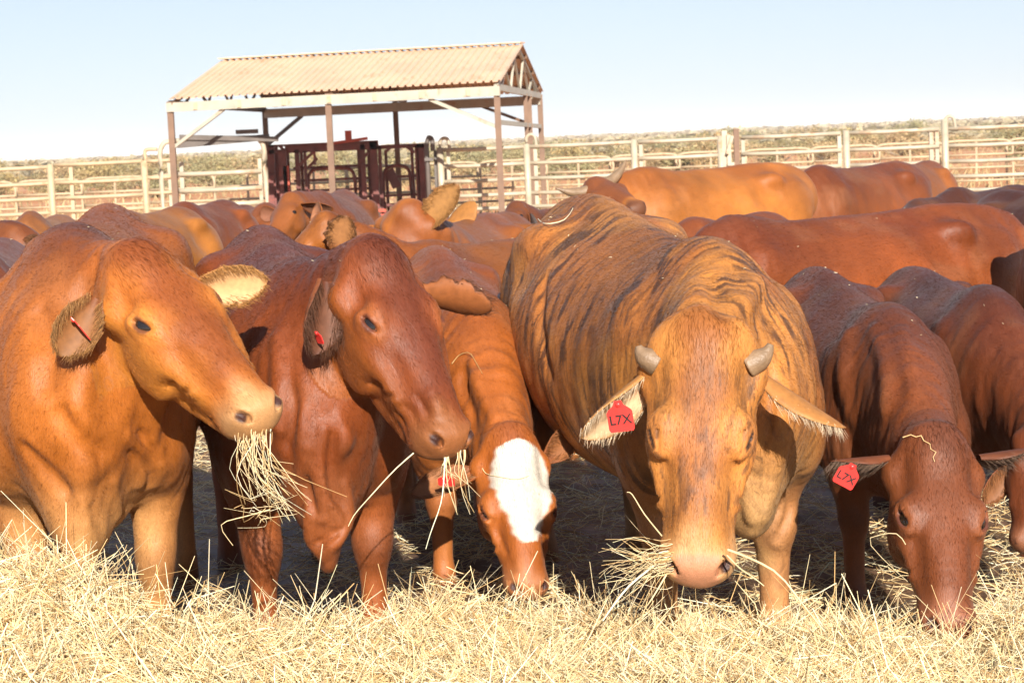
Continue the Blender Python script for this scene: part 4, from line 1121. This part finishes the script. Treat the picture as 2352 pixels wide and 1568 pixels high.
# C: calf with the white face
def white_c(c, h, hm):
    w, l, d = h.T
    wid = np.interp(l, (-.02, .02, .08, .16, .24, .30, .35, .38, .40), (-.04, .074, .106, .110, .086, .060, .044, .032, -.04))
    ce = np.interp(l, (0, .12, .25, .42), (-.018, -.022, -.018, -.004))
    wob = .003 * np.sin(l * 61) + .003 * np.sin(l * 143 + w * 50)
    m = sstep(.012, -.006, np.abs(w - ce) - wid - wob) * sstep(-.13, -.09, d) * hm
    return lerpc(c, (.50, .455, .39), np.clip(m, 0, 1))
rootC, HdC, earsC, orgC = build_cow(
    "red calf with a white blaze face lowered to the hay between two bigger cattle", "calf", XY(1085, 690, 6.75), XY(985, 570, 8.0), .88,
    P(1180, 1012, 6.05), P(1222, 1330, 5.82), (.20, -.95, .12), FV, col=(.26, .070, .011), fur=36000, strokes=SC, hump=.2, dip=.13, hl=.455, eL=.25, dewlap=.3, eyes=True, detail=True, squint=.5, name="calf",
    pale=(.36, .13, .035), dark=(.12, .035, .015), muzzle=(.33, .13, .05), face=(.29, .085, .013), poll=.5, white=white_c,
    ears=[dict(sg=1, axis=(-.93, -.2, -.24), opn=(.05, -.55, .85), ln=.21, wd=.125, cup=1.0, outer=(.28, .085, .02), inner=(.30, .12, .045), rim=(.2, .07, .025), fringe=500, fcol=(.3, .13, .05), off=(.01, -.01, -.02)),
          dict(sg=-1, axis=(.62, .40, .55), opn=(.45, -.8, .1), ln=.13, wd=.10, cup=1.1, bl=.03, outer=(.30, .095, .02), inner=(.24, .09, .03), rim=(.18, .06, .02), fringe=400, fcol=(.28, .11, .035))])
tag_part(earsC[0], orgC, P(1025, 1103, 5.93), (.95, -.2, -.05), (.05, -.4, .9), .05, .035)

# D: brindle
rootD, HdD, earsD, orgD = build_cow(
    "tan brindle cow with dark streaks and short stub horns eating with its head down", "cow", XY(1612, 560, 5.75), XY(1300, 470, 7.25), 1.03,
    P(1614, 780, 5.02), P(1602, 1280, 4.80), (-.09, -.96, .22), FV, col=(.395, .158, .034), mid=(.21, .064, .014), fur=100000, strokes=SD, pad=(.40, .18, .095), mat='brindle', brindle=1.0, hump=.3, dip=.12, pw=1.38, mz=1.06, hl=.57, EW=.100, ED=-.042, eL=.235, bris=.5, dewlap=.9, eyes=True, detail=True, squint=1.0,
    pale=(.46, .28, .12), dark=(.22, .08, .025), muzzle=(.44, .25, .11), face=(.33, .118, .023), poll=.1, leg=1.06, fat=1.14, knee=.15,
    ears=[dict(sg=1, axis=(-.72, -.15, -.62), opn=(.25, -.62, -.72), ln=.225, wd=.17, cup=1.1, outer=(.34, .15, .04), inner=(.60, .42, .25), rim=(.45, .24, .09), fringe=500, fcol=(.72, .58, .40), bl=.035, off=(-.01, 0, -.02), flen=.022),
          dict(sg=-1, axis=(.80, -.12, -.55), opn=(-.15, -.05, -1.0), ln=.25, wd=.17, cup=1.15, outer=(.34, .145, .038), inner=(.50, .33, .2), rim=(.40, .2, .07), fringe=800, fcol=(.78, .64, .46), bl=.03, off=(.01, 0, -.015), flen=.028)],
    horns=[([(.108, .040, -.07), (.136, .026, -.062), (.149, .013, -.057), (.154, .001, -.053)], [.034, .028, .017, .008]),
           ([(-.108, .040, -.07), (-.138, .024, -.062), (-.154, .008, -.057), (-.162, -.010, -.052)], [.034, .028, .017, .008])])
tag_part(earsD[0], orgD, P(1424, 955, 4.80), (.97, -.25, .12), (-.1, -.05, .98), .062, .075, "L7X", .032)

# E: red-brown weaner on the right
rootE, HdE, earsE, orgE = build_cow(
    "red-brown weaner at right nosing the hay with a red tag in a horizontal ear", "calf", XY(2035, 735, 6.25), XY(1850, 640, 7.35), .80,
    P(2160, 1015, 5.46), P(2194, 1388, 5.19), (.04, -.95, .28), FV, col=(.135, .036, .010), fur=48000, strokes=SE, pad=(.22, .08, .04), hump=.15, dip=.09, eL=.225, hl=.515, EW=.108, ED=-.052, dewlap=.3, eyes=True, detail=True, squint=.2, name="calf",
    pale=(.22, .07, .022), dark=(.07, .024, .014), muzzle=(.27, .10, .05), face=(.175, .050, .013), poll=.5, nk=1.1,
    ears=[dict(sg=1, bl=-.008, bd=-.10, axis=(-.97, -.1, -.02), opn=(.0, -.38, -.92), ln=.165, wd=.13, cup=1.15, outer=(.15, .045, .017), inner=(.10, .045, .025), rim=(.09, .03, .015), fringe=500, fcol=(.2, .13, .09), off=(.0, 0, -.01)),
          dict(sg=-1, bl=-.008, bd=-.10, axis=(.96, .22, .06), opn=(0, -.4, -.9), ln=.165, wd=.13, cup=1.1, outer=(.13, .04, .016), inner=(.09, .04, .024), rim=(.08, .03, .015), fringe=400, fcol=(.2, .13, .09))])
tag_part(earsE[0], orgE, P(1947, 1090, 5.30), (.86, -.12, -.50), (.48, -.15, .86), .058, .066, "L7X", .03)

# F: dark red weaner behind E
build_cow("dark red weaner at the right edge, its neck lowered behind the tagged weaner", "calf", XY(2262, 690, 6.75), XY(2070, 625, 7.9), .76,
          P(2420, 985, 6.1), P(2370, 1250, 5.95), (.05, -.9, .35), .010, col=(.11, .027, .008), fur=22000, hump=.3, dip=.03, dewlap=.4, name="calf", dark=(.05, .018, .012), pale=(.15, .045, .015), muzzle=(.2, .08, .04),
          ears=[dict(sg=1, axis=(-.6, -.3, -.7), opn=(.3, -.9, 0), ln=.15, wd=.09, fringe=300, outer=(.16, .045, .015), inner=(.2, .08, .03), fcol=(.3, .12, .04), off=(-.02, 0, -.08))])
G = "cattle standing in the yard behind the feeding row"
def back(label, w, r, S, **k):
    cat = k.pop('cat', 'cow')
    return build_cow(label, cat, XY(*w), XY(*r), S, **k)

back("big glossy red cow standing side-on behind the brindle, rump at the right edge", (1700, 545, 8.3), (2320, 505, 9.2), .90, voxel=.011, fur=26000, col=(0.194, 0.046, 0.009), dark=(.10, .03, .014), hump=.25, ears='auto', group=G)
back("orange-red cow side-on with one cupped furry ear raised, behind the second and brindle cows", (985, 570, 8.35), (1400, 515, 9.4), .865, voxel=.011, fur=16000, p0=P(725, 500, 8.15), p1=P(590, 645, 8.2), fn=(-.6, -.25, .75), col=(0.256, 0.080, 0.014), hump=.15, neck_sag=.05, group=G,
     ears=[dict(sg=-1, axis=(.30, -.25, .92), opn=(-.15, -.95, -.1), ln=.155, wd=.145, cup=1.2, inner=(.30, .13, .045), rim=(.13, .05, .02), fringe=700, fcol=(.2, .09, .035), wav=.08, off=(.05, -.04, -.04)),
           dict(sg=1, axis=(-.3, .7, .6), opn=(-.6, -.3, .2), ln=.15, wd=.12)])
back("red cow cropped by the left edge of the frame with a glossy flank", (-75, 550, 6.7), (20, 565, 7.9), .96, voxel=.012, col=(0.188, 0.048, 0.011), group=G)
back("dark red cow with one furry ear showing at the left edge", (-70, 560, 8.4), (-230, 540, 9.2), .95, voxel=.012, p0=P(16, 535, 8.2), p1=P(-60, 650, 8.1), fn=(-.4, -.5, .6), col=(0.150, 0.043, 0.011), group=G,
     ears=[dict(sg=-1, axis=(.75, -.3, -.1), opn=(.2, -.9, .2), ln=.12, wd=.11, inner=(.2, .09, .04), rim=(.07, .03, .015), fringe=300, fcol=(.12, .05, .02)), dict(sg=1, axis=(.2, .6, .6), opn=(0, -.8, 0), ln=.12, wd=.1)])
back("cow with both long ears raised, seen from behind among the crowd", (1000, 540, 9.45), (1150, 535, 10.6), .90, voxel=.012, p0=P(925, 462, 9.25), p1=P(855, 520, 9.65), fn=(-.35, .25, .9), col=(.28, .088, .017), hump=.1, group=G,
     ears=[dict(sg=-1, axis=(-.93, -.1, -.12), opn=(.1, .75, .5), ln=.19, wd=.125, cup=.8, outer=(.28, .10, .02), inner=(.32, .15, .05), off=(.0, -.12, -.05)),
           dict(sg=1, axis=(.62, -.25, .75), opn=(-.35, -.85, .2), ln=.27, wd=.17, cup=1.25, inner=(.33, .16, .05), rim=(.2, .09, .03), fringe=900, fcol=(.36, .18, .06), wav=.06, off=(-.02, -.1, -.06))])
back("tan cow whose pointed ear with a white stud rises behind the two long ears", (1045, 530, 10.3), (1190, 535, 11.3), .88, voxel=.013, p0=P(950, 478, 10.0), p1=P(900, 530, 10.5), fn=(-.3, .3, .9), col=(.26, .085, .016), hump=.1, group=G,
     ears=[dict(sg=-1, axis=(-.9, .3, .1), opn=(0, .8, .4), ln=.2, wd=.13), dict(sg=1, axis=(.72, -.1, .69), opn=(.35, .75, -.35), ln=.23, wd=.15, cup=.8, outer=(.33, .14, .035), inner=(.32, .15, .05), off=(.0, -.05, -.05))])
back("red cow facing left with a drooping ear in front of the crush", (735, 478, 12.4), (800, 455, 13.6), .97, voxel=.014, p0=P(655, 450, 11.9), p1=P(612, 535, 11.6), fn=(-.5, -.6, .6), col=(0.213, 0.064, 0.014), face=(.21, .065, .013), hump=.3, eyes=True, group=G,
     ears=[dict(sg=-1, axis=(.85, -.45, -.12), opn=(-.2, -.7, -.6), ln=.21, wd=.115, cup=1.1, inner=(.12, .05, .025), off=(0, -.03, 0)), dict(sg=1, axis=(-.6, .7, 0), opn=(-.5, -.6, 0), ln=.2, wd=.11)])
back("pale tan cow with its rump turned to the right, behind the far-left cow", (285, 500, 12.0), (432, 492, 12.9), .93, voxel=.014, col=(.34, .125, .022), hump=.2, group=G)
back("smooth red cow side-on behind the pale tan one near the gate", (425, 482, 14.0), (533, 484, 14.9), .92, voxel=.015, col=(0.206, 0.054, 0.011), hump=.2, group=G)
back("red cow of which only a low strip of rump shows right of the gate", (610, 508, 15.6), (545, 506, 16.4), .86, voxel=.017, col=(0.200, 0.057, 0.011), group=G)
back("tan humped cow standing far back near the left edge", (72, 500, 11.3), (150, 500, 12.4), .93, voxel=.014, col=(0.338, 0.135, 0.025), hump=1.0, dark=(.15, .05, .02), group=G)
back("small dark red cow peering left above the orange-red cow's back", (1262, 490, 13.3), (1420, 495, 14.2), .81, voxel=.014, p0=P(1175, 468, 12.9), p1=P(1147, 530, 12.6), fn=(-.5, -.65, .5), col=(0.150, 0.045, 0.013), group=G, eyes=True, poll=1.2,
     ears=[dict(sg=-1, axis=(.2, -.3, -.9), opn=(.6, -.6, 0), ln=.17, wd=.1, cup=1.3, inner=(.03, .015, .01), off=(.01, 0, -.02)), dict(sg=1, axis=(-.5, .7, -.2), opn=(-.5, -.6, 0), ln=.15, wd=.1)])
rootT, *_ = back("tan horned steer standing side-on with its head turned back", (1485, 420, 13.9), (1825, 405, 14.8), 1.0, voxel=.013, p0=P(1366, 412, 13.55), p1=P(1462, 458, 13.12), fn=(-.22, -.2, .95), col=(.35, .120, .020), headcol=(.17, .05, .014), muzzle=(.07, .026, .016), hump=.15, eyes=True, tail=False, group=G,
     ears=[dict(sg=1, axis=(.3, -.6, .3), opn=(0, -.4, -.8), ln=.15, wd=.09), dict(sg=-1, axis=(-.5, .7, -.2), opn=(-.5, -.6, 0), ln=.15, wd=.1)],
     horns=[([(.08, .01, -.06), (.15, .0, -.05), (.22, -.01, -.02), (.30, -.04, .03)], [.040, .035, .024, .004]), ([(-.08, .01, -.06), (-.15, .0, -.05), (-.22, -.01, -.02), (-.30, -.04, .03)], [.040, .035, .024, .004])])
back("red cow with a dark tail standing between the horned steer and the fence post", (1885, 425, 15.4), (2095, 408, 16.5), .95, voxel=.015, col=(0.175, 0.048, 0.011), hump=.2, group=G)
back("small orange rump showing beyond the dark-tailed cow", (2060, 425, 17.6), (2150, 418, 18.6), .92, voxel=.018, col=(0.237, 0.078, 0.017), group=G)
back("dark brown cow at the right with its head low behind the glossy red cow", (2200, 470, 12.6), (2365, 468, 13.4), .85, voxel=.015, p0=P(2098, 462, 12.2), p1=P(2050, 500, 11.9), fn=(-.4, -.4, .7), col=(0.081, 0.026, 0.010), ears='auto', group=G)
back("dark red cow at the right edge in front of the dark brown one", (2470, 468, 11.3), (2325, 482, 11.9), .86, voxel=.014, col=(0.100, 0.028, 0.010), group=G)
back("red cow with only its back showing behind the brindle's loin", (1600, 510, 10.6), (1790, 520, 11.4), .83, voxel=.014, col=(0.213, 0.060, 0.013), hump=.2, group=G)
back("dark red cow just inside the right edge beside the glossy red rump", (2530, 600, 7.4), (2500, 560, 8.6), .95, voxel=.012, col=(0.125, 0.034, 0.010), group=G)
# ------------------------------------------------------------------ hay
hrng = np.random.default_rng(5)
CU = (-200, 0, 150, 230, 300, 360, 430, 600, 750, 850, 950, 1100, 1250, 1340, 1450, 1850, 1950, 2100, 2250, 2352, 2600)
CVv = (1275, 1275, 1268, 1290, 1330, 1380, 1412, 1440, 1445, 1445, 1408, 1398, 1398, 1425, 1438, 1445, 1445, 1462, 1445, 1380, 1360)
CD = (4.85, 4.85, 4.85, 4.85, 4.86, 4.88, 4.92, 5.0, 5.05, 5.08, 5.3, 5.5, 5.5, 5.2, 5.0, 5.0, 5.05, 5.12, 5.15, 5.15, 5.15)
cpts = np.array([P(u, v + 62, d) for u, v, d in zip(CU, CVv, CD)])
def crest(x):
    return np.interp(x, cpts[:, 0], cpts[:, 2]), np.interp(x, cpts[:, 0], cpts[:, 1])
def bumps(x, y):
    return .022 * np.sin(x * 7.1 + y * 3) * np.sin(y * 8.3 - x * 2) + .012 * np.sin(x * 17 + 1) * np.sin(y * 19 + x * 6) + .007 * np.sin(x * 41) * np.sin(y * 37 + 2)
def hay_z(x, y):
    zc, yc = crest(x)
    f = y - yc
    front = .20 + (zc - .20) * np.exp(-np.maximum(-f, 0) ** 2 / .42)
    backz = .055 + (zc - .055) * np.exp(-np.maximum(f, 0) ** 2 / .030)
    z = np.where(f < 0, front, backz)
    z = z * np.clip((y - 1.6) / 1.2, 0, 1) ** .7 + .012
    return z + bumps(x, y) * np.clip(z / .12, .2, 1)
hx = np.linspace(-2.6, 2.9, 190); hy = np.concatenate([np.linspace(1.6, 6.2, 190), np.linspace(6.25, 12, 50)])
HX, HY = np.meshgrid(hx, hy, indexing='ij')
V = np.stack([HX, HY, hay_z(HX, HY) - .015], -1).reshape(-1, 3)
ii, jj = np.meshgrid(np.arange(len(hx) - 1), np.arange(len(hy) - 1), indexing='ij'); b = (ii * len(hy) + jj).ravel()
F = np.stack([b, b + len(hy), b + len(hy) + 1, b + 1], 1)
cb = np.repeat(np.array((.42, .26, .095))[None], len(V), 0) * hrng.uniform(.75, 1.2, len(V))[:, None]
cb = np.where((V[:, 1] > crest(V[:, 0])[1] + .45)[:, None], np.array((.17, .10, .06)) * hrng.uniform(.7, 1.3, len(V))[:, None], cb)  # soil-dark behind the crest: shade under the cattle deepened in the colour
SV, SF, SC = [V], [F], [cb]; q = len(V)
STRAW = np.array([(.80, .62, .35), (.85, .72, .46), (.76, .54, .26), (.80, .64, .36), (.88, .78, .56), (.62, .40, .17), (.78, .64, .37)])
def hay_strands(x, y, lmin, lmax, rmin, rmax, lift, tilt, bend=.35, z0=None, cols=STRAW, K=5, seed_dir=None):
    global q
    n = len(x)
    z = hay_z(x, y) if z0 is None else z0
    th = 2.6 * np.sin(x * 3.1 + 1.3 * np.sin(y * 4.3)) + 1.9 * np.sin(y * 5.2 + x * 1.7) + hrng.normal(size=n) * 1.0
    el = hrng.normal(size=n) * tilt
    d = np.stack([np.cos(th) * np.cos(el), np.sin(th) * np.cos(el), np.sin(el)], 1)
    e = .02
    gxn = (hay_z(x + e, y) - hay_z(x - e, y)) / (2 * e); gyn = (hay_z(x, y + e) - hay_z(x, y - e)) / (2 * e)
    d[:, 2] += d[:, 0] * np.clip(gxn, -1, 1) + d[:, 1] * np.clip(gyn, -1, 1)
    L = hrng.uniform(lmin, lmax, n) ** 1.0
    bd = hrng.normal(size=(n, 3)) * bend; bd[:, 2] -= .12
    s = np.linspace(-.5, .5, K)
    c = np.stack([x, y, z + hrng.uniform(*lift, n)], 1)
    kink = hrng.normal(size=(n, K, 3)) * .030
    p = c[:, None] + d[:, None] * (L[:, None, None] * s[None, :, None]) + bd[:, None] * (L[:, None, None] * (s ** 2)[None, :, None]) + kink * L[:, None, None]
    rad = hrng.uniform(rmin, rmax, n)[:, None] * np.array((.8, 1, 1, .9, .45))[None, :K]
    v, f, sid = strand_mesh(p, rad)
    col = cols[hrng.integers(0, len(cols), n)] * hrng.uniform(.75, 1.18, n)[:, None]
    SV.append(v); SF.append(f + q); SC.append(np.clip(col[sid] * 1.05, 0, .90)); q += len(v)
# foreground pile (what the photo shows, plus a margin)
n = 92000
x = hrng.uniform(-1.75, 1.95, n); y = hrng.uniform(3.9, 5.75, n)
keep = np.abs(x) < y * .30 + .12
x, y = x[keep], y[keep]
hay_strands(x, y, .07, .26, .0006, .0014, (-.014, .022), .30, .55)
n = 32000
x = hrng.uniform(-1.6, 1.8, n); y = hrng.uniform(4.1, 5.6, n)
keep = np.abs(x) < y * .28 + .05
hay_strands(x[keep], y[keep], .015, .06, .0006, .0014, (-.006, .022), .35, K=3)
n = 9000
x = hrng.uniform(-1.6, 1.8, n); y = hrng.uniform(4.2, 5.6, n)
hay_strands(x, y, .10, .30, .0007, .0017, (.0, .04), .45, .8)
# sparser strands for the rest of the pile and trampled hay under the animals
n = 9000
hay_strands(hrng.uniform(-2.5, 2.8, n), hrng.uniform(1.9, 4.0, n), .08, .22, .001, .002, (-.01, .02), .3)
n = 13000
x = hrng.uniform(-2.2, 2.5, n); y = 5.4 + 5.2 * hrng.random(n) ** 1.3
hay_strands(x, y, .06, .22, .0009, .0018, (-.005, .02), .22)
# tall wild stalks sticking up along the crest
n = 700
x = hrng.uniform(-1.5, 1.7, n); zc, yc = crest(x)
y = yc + hrng.normal(size=n) * .10
hay_strands(x, y, .10, .24, .0008, .0016, (.01, .06), .75, .8)
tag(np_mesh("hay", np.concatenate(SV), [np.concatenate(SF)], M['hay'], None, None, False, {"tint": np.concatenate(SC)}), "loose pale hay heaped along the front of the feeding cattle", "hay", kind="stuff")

def wisp(label, name, paths, rads, tint=None, cat="hay wisp"):
    """a small bundle of stalks as one thing"""
    K = 10; pp = []
    for pts in paths:
        c = catmull(np.array(pts, float), 6); t = np.linspace(0, len(c) - 1, K)
        pp.append(np.stack([np.interp(t, np.arange(len(c)), c[:, i]) for i in range(3)], 1))
    pp = np.array(pp); o = pp[0, 0]
    rad = np.asarray(rads, float)[:, None] * .7 * np.linspace(1, .45, K)[None]
    v, f, sid = strand_mesh(pp, rad, 5)
    col = STRAW[hrng.integers(0, len(STRAW), len(pp))] * hrng.uniform(.85, 1.15, len(pp))[:, None]
    ob = np_mesh(name, v, f, M['hay'], None, o, True, {"tint": np.clip(col[sid], 0, .85)})
    ob.location = tuple(o); return tag(ob, label, cat)

# hay hanging from A's mouth
ps, rs = [], []
for i in range(46):
    s = P(hrng.uniform(538, 628), 1010 + hrng.normal() * 4, 4.86 + hrng.uniform(-.03, .05))
    u1 = s[0] + hrng.normal() * .03 + .035; ln = hrng.uniform(.08, .21)
    m = s + np.array(((u1 - s[0]) * .3 + hrng.normal() * .015, hrng.normal() * .02, -ln * .5))
    e = np.array((u1 + hrng.normal() * .02 + ln * .2, s[1] + hrng.normal() * .04, s[2] - ln))
    ps.append([s + np.array((0, .02, .02)), s, m, e]); rs.append(hrng.uniform(.0010, .0022))
for i in range(14):                                         # tangle at its lower end
    c = P(hrng.uniform(560, 640), hrng.uniform(1120, 1195), 4.8 + hrng.normal() * .02)
    ps.append([c + hrng.normal(size=3) * .02, c, c + hrng.normal(size=3) * np.array((.035, .02, .012)), c + hrng.normal(size=3) * np.array((.05, .02, .025))]); rs.append(.0011)
ps.append([P(620, 1170, 4.8), P(565, 1185, 4.8), P(508, 1205, 4.79), P(535, 1252, 4.79)]); rs.append(.0022)
ps.append([P(600, 1010, 4.8), P(650, 1075, 4.79), P(690, 1130, 4.78), P(716, 1150, 4.78)]); rs.append(.0013)
wisp("thick wisp of hay hanging from the orange-red cow's mouth", "hay_wisp", ps, rs)
# B: one long straw and a few short ones
wisp("single long straw slanting down from the dark red cow's lips", "straw", [[P(950, 1040, 5.08), P(905, 1080, 5.05), P(850, 1140, 5.03), P(815, 1180, 5.02), P(800, 1208, 5.02)]], [.0026], cat="straw")
ps, rs = [], []
for i in range(16):
    u = hrng.choice([1022, 1026, 1050, 1056, 1062]) + hrng.normal() * 4
    s = P(u, 1052, 5.14); ln = hrng.uniform(.04, .15)
    ps.append([s + np.array((0, .01, .02)), s, s + np.array((hrng.normal() * .012, 0, -ln * .5)), s + np.array((hrng.normal() * .02 + .012, hrng.normal() * .02, -ln))]); rs.append(hrng.uniform(.001, .0018))
ps.append([P(1022, 1050, 5.07), P(1018, 1120, 5.06), P(1010, 1165, 5.05), P(990, 1220, 5.05), P(978, 1260, 5.05)]); rs.append(.0028)
wisp("short tuft of straws hanging under the dark red cow's nose", "hay_wisp", ps, rs)
# D: bundle sticking out left of the mouth, two long stalks at right
ps, rs = [], []
for i in range(80):
    s = P(1514 + hrng.normal() * 7, 1288 + hrng.normal() * 18, 4.83 + hrng.normal() * .03)
    a = math.radians(hrng.normal() * 34 + 200); ln = hrng.uniform(.05, .15)
    e = s + np.array((math.cos(a) * ln, hrng.normal() * .04, math.sin(a) * ln + .01))
    ps.append([s + np.array((.03, .02, 0)), s, lerp(s, e, .55) + hrng.normal(size=3) * .012, e]); rs.append(hrng.uniform(.0009, .0018))
ps.append([P(1520, 1230, 4.8), P(1480, 1180, 4.78), P(1452, 1135, 4.78), P(1440, 1130, 4.78)]); rs.append(.0026)
ps.append([P(1500, 1300, 4.8), P(1445, 1345, 4.74), P(1405, 1395, 4.7), P(1385, 1425, 4.7)]); rs.append(.0042)
ps.append([P(1530, 1320, 4.8), P(1500, 1370, 4.78), P(1480, 1400, 4.78), P(1470, 1425, 4.8)]); rs.append(.0035)
wisp("bristling bunch of hay sticking out left of the brindle cow's mouth", "hay_wisp", ps, rs)
wisp("long flat stalk trailing right from the brindle cow's mouth down to the hay", "straw", [[P(1672, 1262, 4.78), P(1730, 1285, 4.74), P(1790, 1320, 4.7), P(1850, 1395, 4.68), P(1895, 1450, 4.66)]], [.0050], cat="straw")
wisp("shorter stalk below the brindle cow's lip on the right", "straw", [[P(1670, 1275, 4.79), P(1700, 1305, 4.75), P(1730, 1325, 4.73), P(1755, 1345, 4.72)]], [.0036], cat="straw")
# loose straws lying on the animals
def lay(key, pts, lift=.004): return [snap(key, u, v, lift) for u, v in pts]
wisp("curled straw lying on the brindle cow's loin", "straw", [lay("tan brindle", [(1236, 503), (1252, 514), (1290, 508), (1308, 492), (1316, 478)], .006)], [.0028], cat="straw")
wisp("bent straw lying across the white-faced calf's shoulder", "straw", [lay("white blaze", [(1038, 835), (1055, 815), (1078, 810), (1092, 830), (1108, 858)])], [.0026], cat="straw")
wisp("thin straw lying across the calf's white forehead", "straw", [lay("white blaze", [(1108, 1075), (1118, 1088), (1150, 1095), (1188, 1100), (1215, 1092)])], [.0016], cat="straw")
wisp("thin bent stalk standing in front of the tagged weaner's cheek", "straw", [[P(2080, 1250, 5.2), P(2062, 1226, 5.2), P(2030, 1226, 5.2), P(1995, 1240, 5.18), P(2030, 1285, 5.17), P(2085, 1335, 5.16)]], [.0020], cat="straw")
wisp("white dried streak stuck to the tagged weaner's forehead", "dung_streak", [lay("red tag in a horizontal", [(2074, 1004), (2092, 998), (2104, 1003), (2116, 1000), (2122, 1012), (2136, 1019), (2138, 1031), (2150, 1038), (2143, 1050), (2147, 1060)], .0035)], [.0028], cat="streak")

# chaff sprinkled over the backs
VV, FF, CC, q2 = [], [], [], 0
for (Vb, wp_) in CATTLE_BACKS[:10]:
    c = Vb[(Vb[:, 2] > np.percentile(Vb[:, 2], 82))]
    k = c[hrng.integers(0, len(c), 16)] + np.array((0, 0, .002))
    d = hrng.normal(size=(16, 3)); d[:, 2] *= .3; d /= np.linalg.norm(d, axis=1)[:, None]
    ln = hrng.uniform(.003, .012, 16)
    p = k[:, None] + d[:, None] * (ln[:, None] * np.array((-.5, 0, .5))[None])[..., None]
    v, f, sid = strand_mesh(p, hrng.uniform(.0006, .0013, 16))
    VV.append(v); FF.append(f + q2); q2 += len(v); CC.append(np.repeat(np.array((.72, .62, .42))[None], len(v), 0))
tag(np_mesh("hay_chaff", np.concatenate(VV), np.concatenate(FF), M['hay'], None, None, False, {"tint": np.concatenate(CC)}), "flecks of hay chaff scattered over the cattle's backs", "chaff", kind="stuff")
